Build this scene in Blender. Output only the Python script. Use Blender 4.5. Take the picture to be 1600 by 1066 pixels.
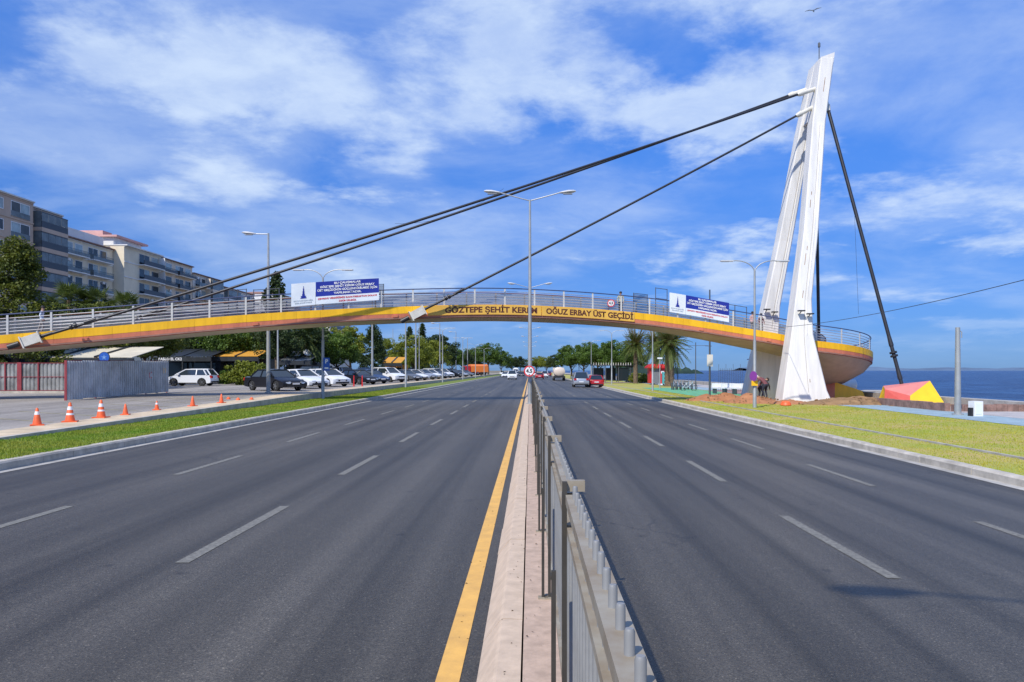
import bpy, bmesh, math, random
from mathutils import Vector, Matrix, noise
R = math.radians
random.seed(7)
for o in list(bpy.data.objects):
    bpy.data.objects.remove(o)
scene = bpy.context.scene
COL = scene.collection

# ------------------------------------------------------------------ camera
CAMH = 1.8
cd = bpy.data.cameras.new('camera')
cam = bpy.data.objects.new('camera', cd)
COL.objects.link(cam)
cam.location = (0, 0, CAMH)
cam.rotation_euler = (R(90), 0, 0)
cd.sensor_width = 36
cd.lens = 27.0
cd.shift_x = -28 / 1600
cd.shift_y = 46 / 1600
cd.clip_start = 0.05
cd.clip_end = 40000
scene.camera = cam

# ------------------------------------------------------------------ sun and sky
SUN = Vector((4.6, 8.2, -10.3)).normalized()          # direction the light travels
sl = bpy.data.lights.new('sun', 'SUN')
sl.energy = 4.7
sl.angle = R(0.55)
sl.color = (1.0, 0.95, 0.86)
so = bpy.data.objects.new('sun', sl)
so.rotation_euler = SUN.to_track_quat('-Z', 'Y').to_euler()
so.location = (-30, -50, 70)
COL.objects.link(so)
w = bpy.data.worlds.new('World')
scene.world = w
w.use_nodes = True
nt = w.node_tree
nt.nodes.clear()
N = nt.nodes.new
L = nt.links.new
sky = N('ShaderNodeTexSky')
sky.sky_type = 'NISHITA'
sky.sun_disc = False
sky.sun_elevation = math.asin(-SUN.z)
sky.sun_rotation = math.atan2(-SUN.x, -SUN.y)
sky.altitude = 0
sky.air_density = 1.0
sky.dust_density = 0.0
sky.ozone_density = 3.0
tint = N('ShaderNodeMixRGB'); tint.blend_type = 'MULTIPLY'; tint.inputs[0].default_value = 1
L(sky.outputs[0], tint.inputs[1])
tc = N('ShaderNodeTexCoord')
sep = N('ShaderNodeSeparateXYZ'); L(tc.outputs['Generated'], sep.inputs[0])
air = N('ShaderNodeValToRGB')          # deep blue, clear air all the way down to the horizon
air.color_ramp.elements[0].position = 0.0; air.color_ramp.elements[0].color = (0.125, 0.265, 0.70, 1)
air.color_ramp.elements[1].position = 0.55; air.color_ramp.elements[1].color = (0.40, 1.02, 1.95, 1)
el = air.color_ramp.elements.new(0.14); el.color = (0.235, 0.44, 0.87, 1)
L(sep.outputs[2], air.inputs[0]); L(air.outputs[0], tint.inputs[2])
def mth(op, a, b=None, clamp=False):
    n = N('ShaderNodeMath'); n.operation = op; n.use_clamp = clamp
    for i, v in enumerate((a, b)):
        if v is None: continue
        if isinstance(v, (int, float)): n.inputs[i].default_value = v
        else: L(v, n.inputs[i])
    return n.outputs[0]
zz = mth('ADD', mth('MAXIMUM', sep.outputs[2], 0.0), 0.16)
cx = mth('DIVIDE', sep.outputs[0], zz)
cy = mth('DIVIDE', sep.outputs[1], zz)
cmb = N('ShaderNodeCombineXYZ'); L(cx, cmb.inputs[0]); L(cy, cmb.inputs[1])
def nz(scale, detail, rough, dist, off):
    mp = N('ShaderNodeMapping'); mp.inputs['Location'].default_value = off
    L(cmb.outputs[0], mp.inputs[0])
    n = N('ShaderNodeTexNoise'); n.inputs['Scale'].default_value = scale
    n.inputs['Detail'].default_value = detail; n.inputs['Roughness'].default_value = rough
    n.inputs['Distortion'].default_value = dist
    L(mp.outputs[0], n.inputs['Vector'])
    return n.outputs[0]
def rng(v, a, b, c=0.0, d=1.0):
    n = N('ShaderNodeMapRange'); n.interpolation_type = 'SMOOTHSTEP'
    L(v, n.inputs[0])
    for i, k in enumerate((a, b, c, d)): n.inputs[i + 1].default_value = k
    return n.outputs[0]
big = nz(0.62, 3, 0.5, 0.2, (3.1, 1.7, 0))
fine = nz(1.9, 9, 0.6, 0.35, (0.4, 2.2, 0))
mixn = mth('ADD', mth('MULTIPLY', big, 0.62), mth('MULTIPLY', fine, 0.38))
veil = rng(mixn, 0.41, 0.63, 0.02, 0.50)
puff = rng(mth('ADD', mth('MULTIPLY', nz(1.75, 13, 0.60, 0.10, (7.3, 4.1, 0)), 0.62), mth('MULTIPLY', nz(0.8, 2, 0.5, 0.0, (2.3, 9.1, 0)), 0.38)), 0.495, 0.60, 0.0, 0.82)
tex = rng(nz(4.5, 10, 0.65, 0.2, (1.3, 5.1, 0)), 0.3, 0.7, 0.72, 1.0)
mask = mth('MULTIPLY', mth('ADD', veil, mth('MULTIPLY', puff, mth('SUBTRACT', 1.0, veil))), tex)
mask = mth('MULTIPLY', mask, rng(sep.outputs[2], 0.0, 0.14, 0.12, 1.0))
cm = N('ShaderNodeMixRGB'); L(mask, cm.inputs[0]); L(tint.outputs[0], cm.inputs[1])
cm.inputs[2].default_value = (5.3, 6.35, 7.9, 1)
bg = N('ShaderNodeBackground'); bg.inputs[1].default_value = 0.13
L(cm.outputs[0], bg.inputs[0])
wo = N('ShaderNodeOutputWorld'); L(bg.outputs[0], wo.inputs[0])
vs = scene.view_settings
vs.view_transform = 'Standard'; vs.look = 'None'; vs.exposure = 0.0; vs.gamma = 1.0
vs.use_curve_mapping = False
scene.render.resolution_x = 1024; scene.render.resolution_y = 682

# ------------------------------------------------------------------ materials
def mat(name, col, rough=0.6, metal=0.0, var=0.12, scale=3.0, bump=0.0, bscale=30.0, col2=None, spec=0.5, coat=0.0, stretch=None, alpha=None, world=False, trans=0.0):
    m = bpy.data.materials.new(name); m.use_nodes = True
    t = m.node_tree; b = t.nodes['Principled BSDF']
    b.inputs['Roughness'].default_value = rough
    b.inputs['Metallic'].default_value = metal
    b.inputs['Specular IOR Level'].default_value = spec
    b.inputs['Coat Weight'].default_value = coat
    if coat: b.inputs['Coat Roughness'].default_value = 0.06
    src = None
    if var > 0 or bump > 0:
        if world:
            g = t.nodes.new('ShaderNodeNewGeometry'); src = g.outputs['Position']
        else:
            g = t.nodes.new('ShaderNodeTexCoord'); src = g.outputs['Object']
        if stretch:
            mp = t.nodes.new('ShaderNodeMapping'); mp.inputs['Scale'].default_value = stretch
            t.links.new(src, mp.inputs[0]); src = mp.outputs[0]
    c = (*col, 1)
    b.inputs['Base Color'].default_value = c
    if var > 0:
        n = t.nodes.new('ShaderNodeTexNoise'); n.inputs['Scale'].default_value = scale
        n.inputs['Detail'].default_value = 6; n.inputs['Roughness'].default_value = 0.65
        t.links.new(src, n.inputs['Vector'])
        r = t.nodes.new('ShaderNodeMapRange')
        r.inputs[1].default_value = 0.32; r.inputs[2].default_value = 0.68
        t.links.new(n.outputs[0], r.inputs[0])
        mx = t.nodes.new('ShaderNodeMixRGB')
        a2 = col2 if col2 else tuple(max(0, k * (1 - var * 1.6)) for k in col)
        a1 = col if col2 else tuple(min(1, k * (1 + var)) for k in col)
        mx.inputs[1].default_value = (*a2, 1); mx.inputs[2].default_value = (*a1, 1)
        t.links.new(r.outputs[0], mx.inputs[0])
        t.links.new(mx.outputs[0], b.inputs['Base Color'])
    if bump > 0:
        n2 = t.nodes.new('ShaderNodeTexNoise'); n2.inputs['Scale'].default_value = bscale
        n2.inputs['Detail'].default_value = 4
        t.links.new(src, n2.inputs['Vector'])
        bp = t.nodes.new('ShaderNodeBump'); bp.inputs['Strength'].default_value = bump
        bp.inputs['Distance'].default_value = 0.02
        t.links.new(n2.outputs[0], bp.inputs['Height'])
        t.links.new(bp.outputs[0], b.inputs['Normal'])
    if alpha is not None:
        b.inputs['Alpha'].default_value = alpha
    if trans > 0:      # leaves: let some light through
        tr = t.nodes.new('ShaderNodeBsdfTranslucent')
        ms = t.nodes.new('ShaderNodeMixShader'); ms.inputs[0].default_value = trans
        lk = b.inputs['Base Color'].links
        if lk: t.links.new(lk[0].from_socket, tr.inputs[0])
        else: tr.inputs[0].default_value = c
        out = [k for k in t.nodes if k.type == 'OUTPUT_MATERIAL'][0]
        t.links.new(b.outputs[0], ms.inputs[1]); t.links.new(tr.outputs[0], ms.inputs[2])
        t.links.new(ms.outputs[0], out.inputs[0])
    return m

def asphalt(name, base, tint2, worn):
    m = bpy.data.materials.new(name); m.use_nodes = True
    t = m.node_tree; b = t.nodes['Principled BSDF']
    g = t.nodes.new('ShaderNodeNewGeometry'); P = g.outputs['Position']
    def noi(scale, st, det=3, ro=0.6):
        mp = t.nodes.new('ShaderNodeMapping'); mp.inputs['Scale'].default_value = st
        t.links.new(P, mp.inputs[0])
        n = t.nodes.new('ShaderNodeTexNoise'); n.inputs['Scale'].default_value = scale
        n.inputs['Detail'].default_value = det; n.inputs['Roughness'].default_value = ro
        t.links.new(mp.outputs[0], n.inputs['Vector']); return n.outputs[0]
    def ramp(v, a, b_, c, d):
        r = t.nodes.new('ShaderNodeMapRange'); t.links.new(v, r.inputs[0])
        for i, k in enumerate((a, b_, c, d)): r.inputs[i + 1].default_value = k
        return r.outputs[0]
    def mul(c1, f):
        x = t.nodes.new('ShaderNodeMixRGB'); x.blend_type = 'MULTIPLY'; x.inputs[0].default_value = 1
        t.links.new(c1, x.inputs[1]); t.links.new(f, x.inputs[2]); return x.outputs[0]
    bands = noi(1.0, (1.25, 0.012, 1), 3)
    mx = t.nodes.new('ShaderNodeMixRGB')
    mx.inputs[1].default_value = (*base, 1); mx.inputs[2].default_value = (*tint2, 1)
    t.links.new(ramp(bands, 0.36, 0.64, 0, 1), mx.inputs[0])
    c = mul(mx.outputs[0], ramp(noi(0.35, (1, 0.25, 1), 5), 0.3, 0.7, 0.74, 1.2))
    vor = t.nodes.new('ShaderNodeTexVoronoi'); vor.inputs['Scale'].default_value = 105
    t.links.new(P, vor.inputs['Vector'])
    vs_ = t.nodes.new('ShaderNodeSeparateColor'); t.links.new(vor.outputs['Color'], vs_.inputs[0])
    c = mul(c, ramp(vs_.outputs[0], 0.0, 1.0, 0.62, 1.4))
    c = mul(c, ramp(vs_.outputs[1], 0.94, 0.98, 1.0, 2.0))
    c = mul(c, ramp(noi(1.3, (1, 0.6, 1), 8, 0.7), 0.60, 0.74, 1.0, 0.72))
    # fine cracks, only in places
    vc = t.nodes.new('ShaderNodeTexVoronoi'); vc.feature = 'DISTANCE_TO_EDGE'; vc.inputs['Scale'].default_value = 0.42
    wv = t.nodes.new('ShaderNodeTexNoise'); wv.inputs['Scale'].default_value = 1.6; wv.inputs['Detail'].default_value = 6
    t.links.new(P, wv.inputs['Vector'])
    va = t.nodes.new('ShaderNodeVectorMath'); va.operation = 'ADD'; t.links.new(P, va.inputs[0]); t.links.new(wv.outputs[1], va.inputs[1])
    t.links.new(va.outputs[0], vc.inputs['Vector'])
    ck = ramp(vc.outputs['Distance'], 0.004, 0.012, 0.62, 1.0)
    gate = ramp(noi(0.16, (1, 1, 1), 2), 0.52, 0.60, 0.0, 1.0)
    cmx = t.nodes.new('ShaderNodeMixRGB'); cmx.inputs[1].default_value = (1, 1, 1, 1)
    t.links.new(gate, cmx.inputs[0]); t.links.new(ck, cmx.inputs[2])
    c = mul(c, cmx.outputs[0])
    # small dark oil spots
    vo = t.nodes.new('ShaderNodeTexVoronoi'); vo.inputs['Scale'].default_value = 1.1; t.links.new(P, vo.inputs['Vector'])
    c = mul(c, ramp(vo.outputs['Distance'], 0.03, 0.09, 0.62, 1.0))
    t.links.new(c, b.inputs['Base Color'])
    b.inputs['Roughness'].default_value = worn
    b.inputs['Specular IOR Level'].default_value = 0.4
    bp = t.nodes.new('ShaderNodeBump'); bp.inputs['Strength'].default_value = 0.5
    bp.inputs['Distance'].default_value = 0.006
    t.links.new(vor.outputs['Distance'], bp.inputs['Height'])
    t.links.new(bp.outputs[0], b.inputs['Normal'])
    return m

M = {}
M['asphalt'] = asphalt('asphalt', (0.036, 0.031, 0.022), (0.086, 0.076, 0.059), 0.52)
M['lot'] = asphalt('parking_asphalt', (0.23, 0.205, 0.175), (0.31, 0.28, 0.24), 0.85)
M['white_line'] = mat('worn_white_paint', (0.18, 0.172, 0.145), 0.8, var=0.25, scale=22, world=True)
M['yellow_line'] = mat('yellow_road_paint', (0.76, 0.43, 0.10), 0.75, var=0.18, scale=5, world=True, col2=(0.58, 0.33, 0.09))
M['lot_line'] = mat('faded_yellow_paint', (0.36, 0.31, 0.15), 0.85, var=0.4, scale=6, world=True)
M['kerb'] = mat('concrete_kerb', (0.46, 0.42, 0.35), 0.9, var=0.2, scale=2.5, bump=0.12, bscale=60, world=True)
M['kerb_pink'] = mat('sandy_concrete', (0.56, 0.43, 0.31), 0.9, var=0.1, scale=7.0, bump=0.10, bscale=90, world=True)
M['slab_pink'] = mat('pinkish_concrete', (0.48, 0.35, 0.26), 0.92, var=0.14, scale=9, bump=0.15, bscale=90, world=True)
M['gutter'] = mat('gutter_concrete', (0.40, 0.38, 0.34), 0.9, var=0.2, scale=1.5, bump=0.2, bscale=40, world=True)
M['pave'] = mat('sandy_pavement', (0.58, 0.46, 0.30), 0.92, var=0.2, scale=1.2, bump=0.2, bscale=25, world=True)
M['prom'] = mat('promenade_paving', (0.42, 0.39, 0.37), 0.9, var=0.15, scale=1.0, bump=0.2, bscale=20, world=True)
M['redpave'] = mat('red_paving', (0.33, 0.19, 0.15), 0.9, var=0.25, scale=2.0, bump=0.2, bscale=20, world=True)
M['bluepath'] = mat('blue_cycle_path', (0.28, 0.38, 0.42), 0.85, var=0.15, scale=1.5, world=True)
M['greenpath'] = mat('green_painted_ground', (0.12, 0.40, 0.22), 0.85, var=0.2, scale=1.5, world=True)
M['grass'] = mat('lawn_soil', (0.26, 0.33, 0.022), 0.95, var=0.3, scale=0.32, bump=0.6, bscale=25, world=True, col2=(0.46, 0.33, 0.12))
M['grassL'] = mat('verge_soil', (0.13, 0.20, 0.015), 0.95, var=0.3, scale=0.8, bump=0.6, bscale=25, world=True, col2=(0.17, 0.19, 0.03))
M['blade'] = mat('grass_blades', (0.31, 0.42, 0.02), 0.7, var=0.3, scale=0.45, world=True, col2=(0.56, 0.46, 0.07), trans=0.35)
M['bladeL'] = mat('verge_grass_blades', (0.15, 0.30, 0.012), 0.7, var=0.3, scale=0.5, world=True, col2=(0.34, 0.33, 0.04), trans=0.35)
M['earth'] = mat('earth', (0.20, 0.17, 0.11), 0.95, var=0.3, scale=0.3, world=True)
M['soil'] = mat('dug_soil', (0.34, 0.20, 0.09), 0.95, var=0.4, scale=2.2, bump=0.9, bscale=14, world=True, col2=(0.17, 0.10, 0.045))
M['soil_red'] = mat('red_soil', (0.44, 0.20, 0.09), 0.95, var=0.3, scale=2.0, bump=0.9, bscale=14, world=True, col2=(0.30, 0.12, 0.05))
M['pylon'] = mat('white_painted_concrete', (0.78, 0.755, 0.70), 0.6, var=0.10, scale=2.2, bump=0.06, bscale=8, world=True, stretch=(1, 1, 0.10))
M['pylon_seam'] = mat('seam_sealant', (0.42, 0.36, 0.28), 0.8, var=0.2)
M['rust'] = mat('rust_stain', (0.34, 0.20, 0.10), 0.9, var=0.3, scale=4)
M['yellow'] = mat('yellow_panel_paint', (0.90, 0.49, 0.010), 0.5, var=0.09, scale=2.0, world=True, stretch=(1.5, 1.5, 0.3))
M['board'] = mat('sign_board_yellow', (0.78, 0.45, 0.07), 0.55, var=0.08, scale=1.0, world=True)
M['coral'] = mat('coral_panel_paint', (0.72, 0.225, 0.125), 0.55, var=0.12, scale=2.0, world=True, stretch=(1.5, 1.5, 0.3))
M['darkred'] = mat('dark_red_paint', (0.38, 0.075, 0.04), 0.6, var=0.1, world=True)
M['letter'] = mat('brown_letters', (0.10, 0.025, 0.012), 0.6, var=0)
M['soffit'] = mat('soffit_concrete', (0.56, 0.47, 0.35), 0.85, var=0.12, scale=0.8, world=True)
M['deck'] = mat('deck_surface', (0.30, 0.16, 0.12), 0.85, var=0.15, scale=1.5, world=True)
M['rail'] = mat('galvanised_rail', (0.50, 0.50, 0.49), 0.4, 0.5, var=0.08)
M['railpost'] = mat('pale_rail_post', (0.66, 0.64, 0.58), 0.5, 0.2, var=0.1)
M['handrail'] = mat('navy_handrail', (0.055, 0.075, 0.16), 0.4, 0.1, var=0.1)
M['handrail_far'] = mat('brown_handrail', (0.20, 0.09, 0.06), 0.5, 0.1, var=0.1)
M['screen'] = mat('grey_mesh_screen', (0.15, 0.18, 0.21), 0.7, 0.0, var=0.1, alpha=0.66)
M['cable'] = mat('black_cable_sheath', (0.022, 0.022, 0.026), 0.45, var=0.2, scale=1.5)
M['offwhite'] = mat('offwhite_steel', (0.68, 0.65, 0.56), 0.5, var=0.12, scale=2)
M['fence'] = mat('weathered_galvanised_steel', (0.36, 0.33, 0.26), 0.6, 0.15, var=0.15, scale=5, col2=(0.25, 0.19, 0.12))
M['fence_dark'] = mat('dark_steel_post', (0.055, 0.05, 0.042), 0.6, 0.2, var=0.2, scale=5)
M['bar'] = mat('grey_steel_bar', (0.25, 0.25, 0.24), 0.5, 0.12, var=0.12, scale=5)
M['pole'] = mat('galvanised_pole', (0.40, 0.41, 0.40), 0.5, 0.4, var=0.12, scale=1.5)
M['poledark'] = mat('dark_grey_pole', (0.10, 0.11, 0.125), 0.5, 0.3, var=0.1)
M['lamphead'] = mat('lamp_housing', (0.62, 0.62, 0.60), 0.4, 0.2, var=0.05)
M['lens'] = mat('lamp_lens', (0.34, 0.35, 0.36), 0.2, var=0)
M['black'] = mat('black_plastic', (0.018, 0.018, 0.02), 0.5, var=0)
M['white'] = mat('white_paint', (0.80, 0.80, 0.79), 0.5, var=0.04)
M['banner'] = mat('white_banner_vinyl', (0.78, 0.82, 0.84), 0.5, var=0.03)
M['blue'] = mat('navy_banner_print', (0.015, 0.03, 0.30), 0.5, var=0.05)
M['redtext'] = mat('red_print', (0.62, 0.04, 0.05), 0.5, var=0)
M['greytext'] = mat('grey_print', (0.34, 0.40, 0.45), 0.5, var=0)
M['signred'] = mat('sign_red', (0.66, 0.03, 0.03), 0.4, var=0)
M['signblue'] = mat('sign_blue', (0.02, 0.10, 0.42), 0.4, var=0)
M['purple'] = mat('purple_sign_back', (0.24, 0.05, 0.30), 0.5, var=0)
M['orange'] = mat('orange_cone_plastic', (0.82, 0.13, 0.03), 0.5, var=0.12, scale=6)
M['rubber'] = mat('tyre_rubber', (0.018, 0.018, 0.018), 0.8, var=0)
M['rim'] = mat('alloy_rim', (0.50, 0.51, 0.52), 0.3, 0.8, var=0)
M['glass'] = mat('car_glass', (0.022, 0.030, 0.034), 0.06, 0.0, var=0, spec=0.9)
M['winglass'] = mat('window_glass', (0.035, 0.05, 0.06), 0.12, 0.0, var=0.3, scale=0.8, spec=0.35)
M['curtain'] = mat('curtained_window', (0.34, 0.42, 0.42), 0.25, 0.0, var=0.2, scale=0.8)
M['tail'] = mat('tail_lamp', (0.45, 0.015, 0.015), 0.2, var=0)
M['headl'] = mat('head_lamp', (0.62, 0.65, 0.68), 0.12, 0.3, var=0)
M['plate'] = mat('number_plate', (0.75, 0.75, 0.75), 0.5, var=0)
M['corr'] = mat('corrugated_zinc', (0.56, 0.56, 0.55), 0.42, 0.25, var=0.18, scale=1.5, world=True)
M['corr_sunward'] = mat('darkened_sunward_zinc', (0.30, 0.30, 0.285), 0.5, 0.2, var=0.3, scale=1.2, world=True)  # zinc copy with colour darkened to offset full sun on the camera-facing hoarding
M['maroon'] = mat('maroon_frame_paint', (0.26, 0.035, 0.045), 0.6, var=0.15)
M['bark'] = mat('bark', (0.12, 0.085, 0.055), 0.95, var=0.3, scale=5, bump=0.8, bscale=9)
M['palmbark'] = mat('palm_bark', (0.17, 0.12, 0.075), 0.95, var=0.35, scale=6, bump=0.9, bscale=10)
def leaf(n, c, c2): return mat(n, c, 0.6, var=0.3, scale=0.55, col2=c2, trans=0.3, world=True)
M['leaf_a'] = leaf('leaf_mid_green', (0.12, 0.20, 0.018), (0.045, 0.09, 0.010))
M['leaf_b'] = leaf('leaf_yellow_green', (0.26, 0.28, 0.018), (0.11, 0.15, 0.012))
M['leaf_c'] = leaf('leaf_dark_green', (0.05, 0.085, 0.016), (0.022, 0.042, 0.010))
M['leaf_d'] = leaf('needle_olive_green', (0.16, 0.18, 0.014), (0.05, 0.075, 0.010))
M['leaf_p'] = leaf('palm_frond_green', (0.14, 0.18, 0.03), (0.07, 0.10, 0.018))
M['leaf_dry'] = leaf('dry_palm_frond', (0.30, 0.24, 0.08), (0.18, 0.15, 0.05))
M['skin'] = mat('skin', (0.42, 0.25, 0.17), 0.6, var=0)
M['hair'] = mat('dark_hair', (0.02, 0.015, 0.012), 0.7, var=0)

# ------------------------------------------------------------------ helpers
class MB:
    def __init__(self): self.v = []; self.f = []
    def add(self, vs, fs):
        b = len(self.v); self.v += [tuple(p) for p in vs]; self.f += [tuple(i + b for i in q) for q in fs]; return self
    def box(self, x0, x1, y0, y1, z0, z1):
        return self.add([(x0,y0,z0),(x1,y0,z0),(x1,y1,z0),(x0,y1,z0),(x0,y0,z1),(x1,y0,z1),(x1,y1,z1),(x0,y1,z1)],
                        [(3,2,1,0),(4,5,6,7),(0,1,5,4),(1,2,6,5),(2,3,7,6),(3,0,4,7)])
    def sweep(self, pts, r, n=8, caps=True):
        pts = [Vector(p) for p in pts]; m = len(pts)
        rs = r if isinstance(r, (list, tuple)) else [r] * m
        vs = []; up0 = None
        for i in range(m):
            t = (pts[min(i+1, m-1)] - pts[max(i-1, 0)]).normalized()
            if up0 is None:
                a = Vector((0,0,1)) if abs(t.z) < 0.9 else Vector((1,0,0))
            else: a = up0
            x = t.cross(a)
            if x.length < 1e-6: x = t.cross(Vector((0.3,1,0.2)))
            x.normalize(); y = x.cross(t).normalized(); up0 = y
            for k in range(n):
                an = 2*math.pi*k/n
                vs.append(pts[i] + (x*math.cos(an) + y*math.sin(an))*rs[i])
        fs = [(i*n+k, i*n+(k+1)%n, (i+1)*n+(k+1)%n, (i+1)*n+k) for i in range(m-1) for k in range(n)]
        if caps: fs += [tuple(range(n-1, -1, -1)), tuple((m-1)*n+k for k in range(n))]
        return self.add(vs, fs)
    def bar(self, p, q, w, h):            # rectangular bar between two points, h vertical-ish
        p = Vector(p); q = Vector(q); t = (q-p).normalized()
        a = Vector((0,0,1)) if abs(t.z) < 0.95 else Vector((1,0,0))
        x = t.cross(a).normalized()*(w/2); y = x.cross(t).normalized()*(h/2)
        vs = [p-x-y, p+x-y, p+x+y, p-x+y, q-x-y, q+x-y, q+x+y, q-x+y]
        return self.add(vs, [(3,2,1,0),(4,5,6,7),(0,1,5,4),(1,2,6,5),(2,3,7,6),(3,0,4,7)])
    def loft(self, rings, caps=True, closed=True):
        n = len(rings[0]); vs = [p for r in rings for p in r]
        kk = n if closed else n-1
        fs = [(i*n+k, i*n+(k+1)%n, (i+1)*n+(k+1)%n, (i+1)*n+k) for i in range(len(rings)-1) for k in range(kk)]
        if caps and closed: fs += [tuple(range(n-1,-1,-1)), tuple((len(rings)-1)*n+k for k in range(n))]
        return self.add(vs, fs)
    def lathe(self, prof, c=(0,0,0), n=16, axis='z'):
        rings = []
        for r, h in prof:
            ring = []
            for k in range(n):
                a = 2*math.pi*k/n
                p = (r*math.cos(a), r*math.sin(a), h)
                if axis == 'y': p = (p[0], p[2], p[1])
                if axis == 'x': p = (p[2], p[0], p[1])
                ring.append((p[0]+c[0], p[1]+c[1], p[2]+c[2]))
            rings.append(ring)
        return self.loft(rings)
    def prism(self, poly, y0, y1):        # poly in xz, extruded along y
        n = len(poly)
        vs = [(x, y0, z) for x, z in poly] + [(x, y1, z) for x, z in poly]
        fs = [tuple(range(n)), tuple(range(2*n-1, n-1, -1))] + [(i, (i+1)%n, n+(i+1)%n, n+i) for i in range(n)]
        return self.add(vs, fs)
    def mesh(self, name, smooth=False, recalc=True):
        me = bpy.data.meshes.new(name); me.from_pydata(self.v, [], self.f)
        if recalc:
            bm = bmesh.new(); bm.from_mesh(me); bmesh.ops.recalc_face_normals(bm, faces=bm.faces); bm.to_mesh(me); bm.free()
        if smooth:
            me.polygons.foreach_set('use_smooth', [True]*len(me.polygons))
            me.set_sharp_from_angle(angle=R(40))
        me.update(); return me
    def build(self, name, m, parent=None, smooth=False, recalc=True):
        return obj(name, self.mesh(name, smooth, recalc), m, parent)
def obj(name, me, m=None, parent=None, loc=None, rz=None):
    o = bpy.data.objects.new(name, me); COL.objects.link(o)
    if m is not None:
        mm = M[m] if isinstance(m, str) else m
        if len(me.materials) == 0: me.materials.append(mm)
        elif me.materials[0] != mm:
            o.material_slots[0].link = 'OBJECT'; o.material_slots[0].material = mm
    if parent: o.parent = parent
    if loc: o.location = loc
    if rz is not None: o.rotation_euler = (0,0,rz)
    return o
def tag(o, label=None, cat=None, group=None, kind=None):
    if label: o['label'] = label
    if cat: o['category'] = cat
    if group: o['group'] = group
    if kind: o['kind'] = kind
    return o
def empty(name, loc=(0,0,0), rz=0, label=None, cat=None, group=None, sc=1.0):
    o = bpy.data.objects.new(name, None); COL.objects.link(o)
    o.location = loc; o.rotation_euler = (0,0,rz); o.empty_display_size = 0.2
    if sc != 1.0: o.scale = (sc, sc, sc) if not isinstance(sc, tuple) else sc
    return tag(o, label, cat, group)
def copy_tree(o, parent=None):
    c = o.copy(); COL.objects.link(c); c.parent = parent
    for ch in list(o.children): copy_tree(ch, c)
    return c
def struct(name, mb, m, parent=None, smooth=False):
    o = mb.build(name, m, parent, smooth)
    if parent is None: o['kind'] = 'structure'
    return o
def chamfer_box(x0, x1, y0, y1, z0, z1, c):
    prof = [(x0,z0),(x1,z0),(x1,z1-c),(x1-c,z1),(x0+c,z1),(x0,z1-c)]
    return MB().prism(prof, y0, y1)
_tc = {}
def text_mesh(s, size=1.0, align='CENTER', bold=0.0, spacing=1.0, depth=0.0):
    cu = bpy.data.curves.new('lettering', 'FONT'); cu.body = s; cu.size = size
    cu.align_x = align; cu.align_y = 'CENTER'; cu.offset = bold; cu.space_character = spacing; cu.resolution_u = 3
    cu.extrude = depth
    o = bpy.data.objects.new('lettering', cu); COL.objects.link(o)
    dg = bpy.context.evaluated_depsgraph_get(); dg.update()
    me = bpy.data.meshes.new_from_object(o.evaluated_get(dg))
    bpy.data.objects.remove(o); bpy.data.curves.remove(cu)
    return me
def warp(me, fn):
    for v in me.vertices: v.co = Vector(fn(*v.co))
    me.update(); return me
def PX(px, Y): return (px - 828) / 1200 * Y          # lateral position of an image column at depth Y
def ZP(py, Y): return CAMH + (579 - py) / 1200 * Y   # height of an image row at depth Y

# ------------------------------------------------------------------ ground, roads
GZ = 0.16       # level behind the left kerb
RZ = -0.10      # level behind the right kerb
def sheet(name, x0, x1, y0, y1, z, m, zr=None, nx=1, ny=1):
    mb = MB(); vs = []; fs = []
    for j in range(ny+1):
        for i in range(nx+1):
            fx = i/nx
            vs.append((x0+(x1-x0)*fx, y0+(y1-y0)*j/ny, z if zr is None else z+(zr-z)*fx))
    for j in range(ny):
        for i in range(nx):
            a = j*(nx+1)+i; fs.append((a, a+1, a+nx+2, a+nx+1))
    mb.add(vs, fs); return struct(name, mb, m)
FAR = 900
def zr(x): return -0.03*(x-0.5)
sheet('ground', -6000, 23.6, -60, 9000, -0.36, 'earth')
sheet('road', -9.3, -0.3, -30, FAR, 0.0, 'asphalt')
road_r = sheet('road', 0.6, 8.45, -30, FAR, zr(0.6), 'asphalt', zr(8.45))
road_l = [o for o in bpy.data.objects if o.name == 'road'][0]
sheet('gutter', -9.55, -9.27, -30, FAR, 0.004, 'gutter')
sheet('gutter', 8.36, 8.66, -30, FAR, zr(8.36)+0.004, 'gutter', zr(8.66)+0.006)
# lane dashes
for X, right in ((-3.25, 0), (-6.1, 0), (3.29, 1), (5.8, 1)):
    for k in range(-1, 30):
        y0 = (6.95 if right else 7.18) + 6.05*k
        if y0 < 2: continue
        z = (zr(X) if right else 0) + 0.004
        z0, z1 = (z+0.0018, z-0.0018) if right else (z, z)
        j = random.uniform(-.01, .01)
        me = MB().add([(X-.065+j,y0,z0),(X+.065+j,y0,z1),(X+.065-j,y0+3.0,z1),(X-.065-j,y0+3.0,z0)], [(0,1,2,3)])
        me.build('lane_marking', 'white_line', road_r if right else road_l)
struct('yellow_edge_line', MB().add([(-.547,-5,.004),(-.408,-5,.004),(-.408,400,.004),(-.547,400,.004)], [(0,1,2,3)]), 'yellow_line', road_l)
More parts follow.
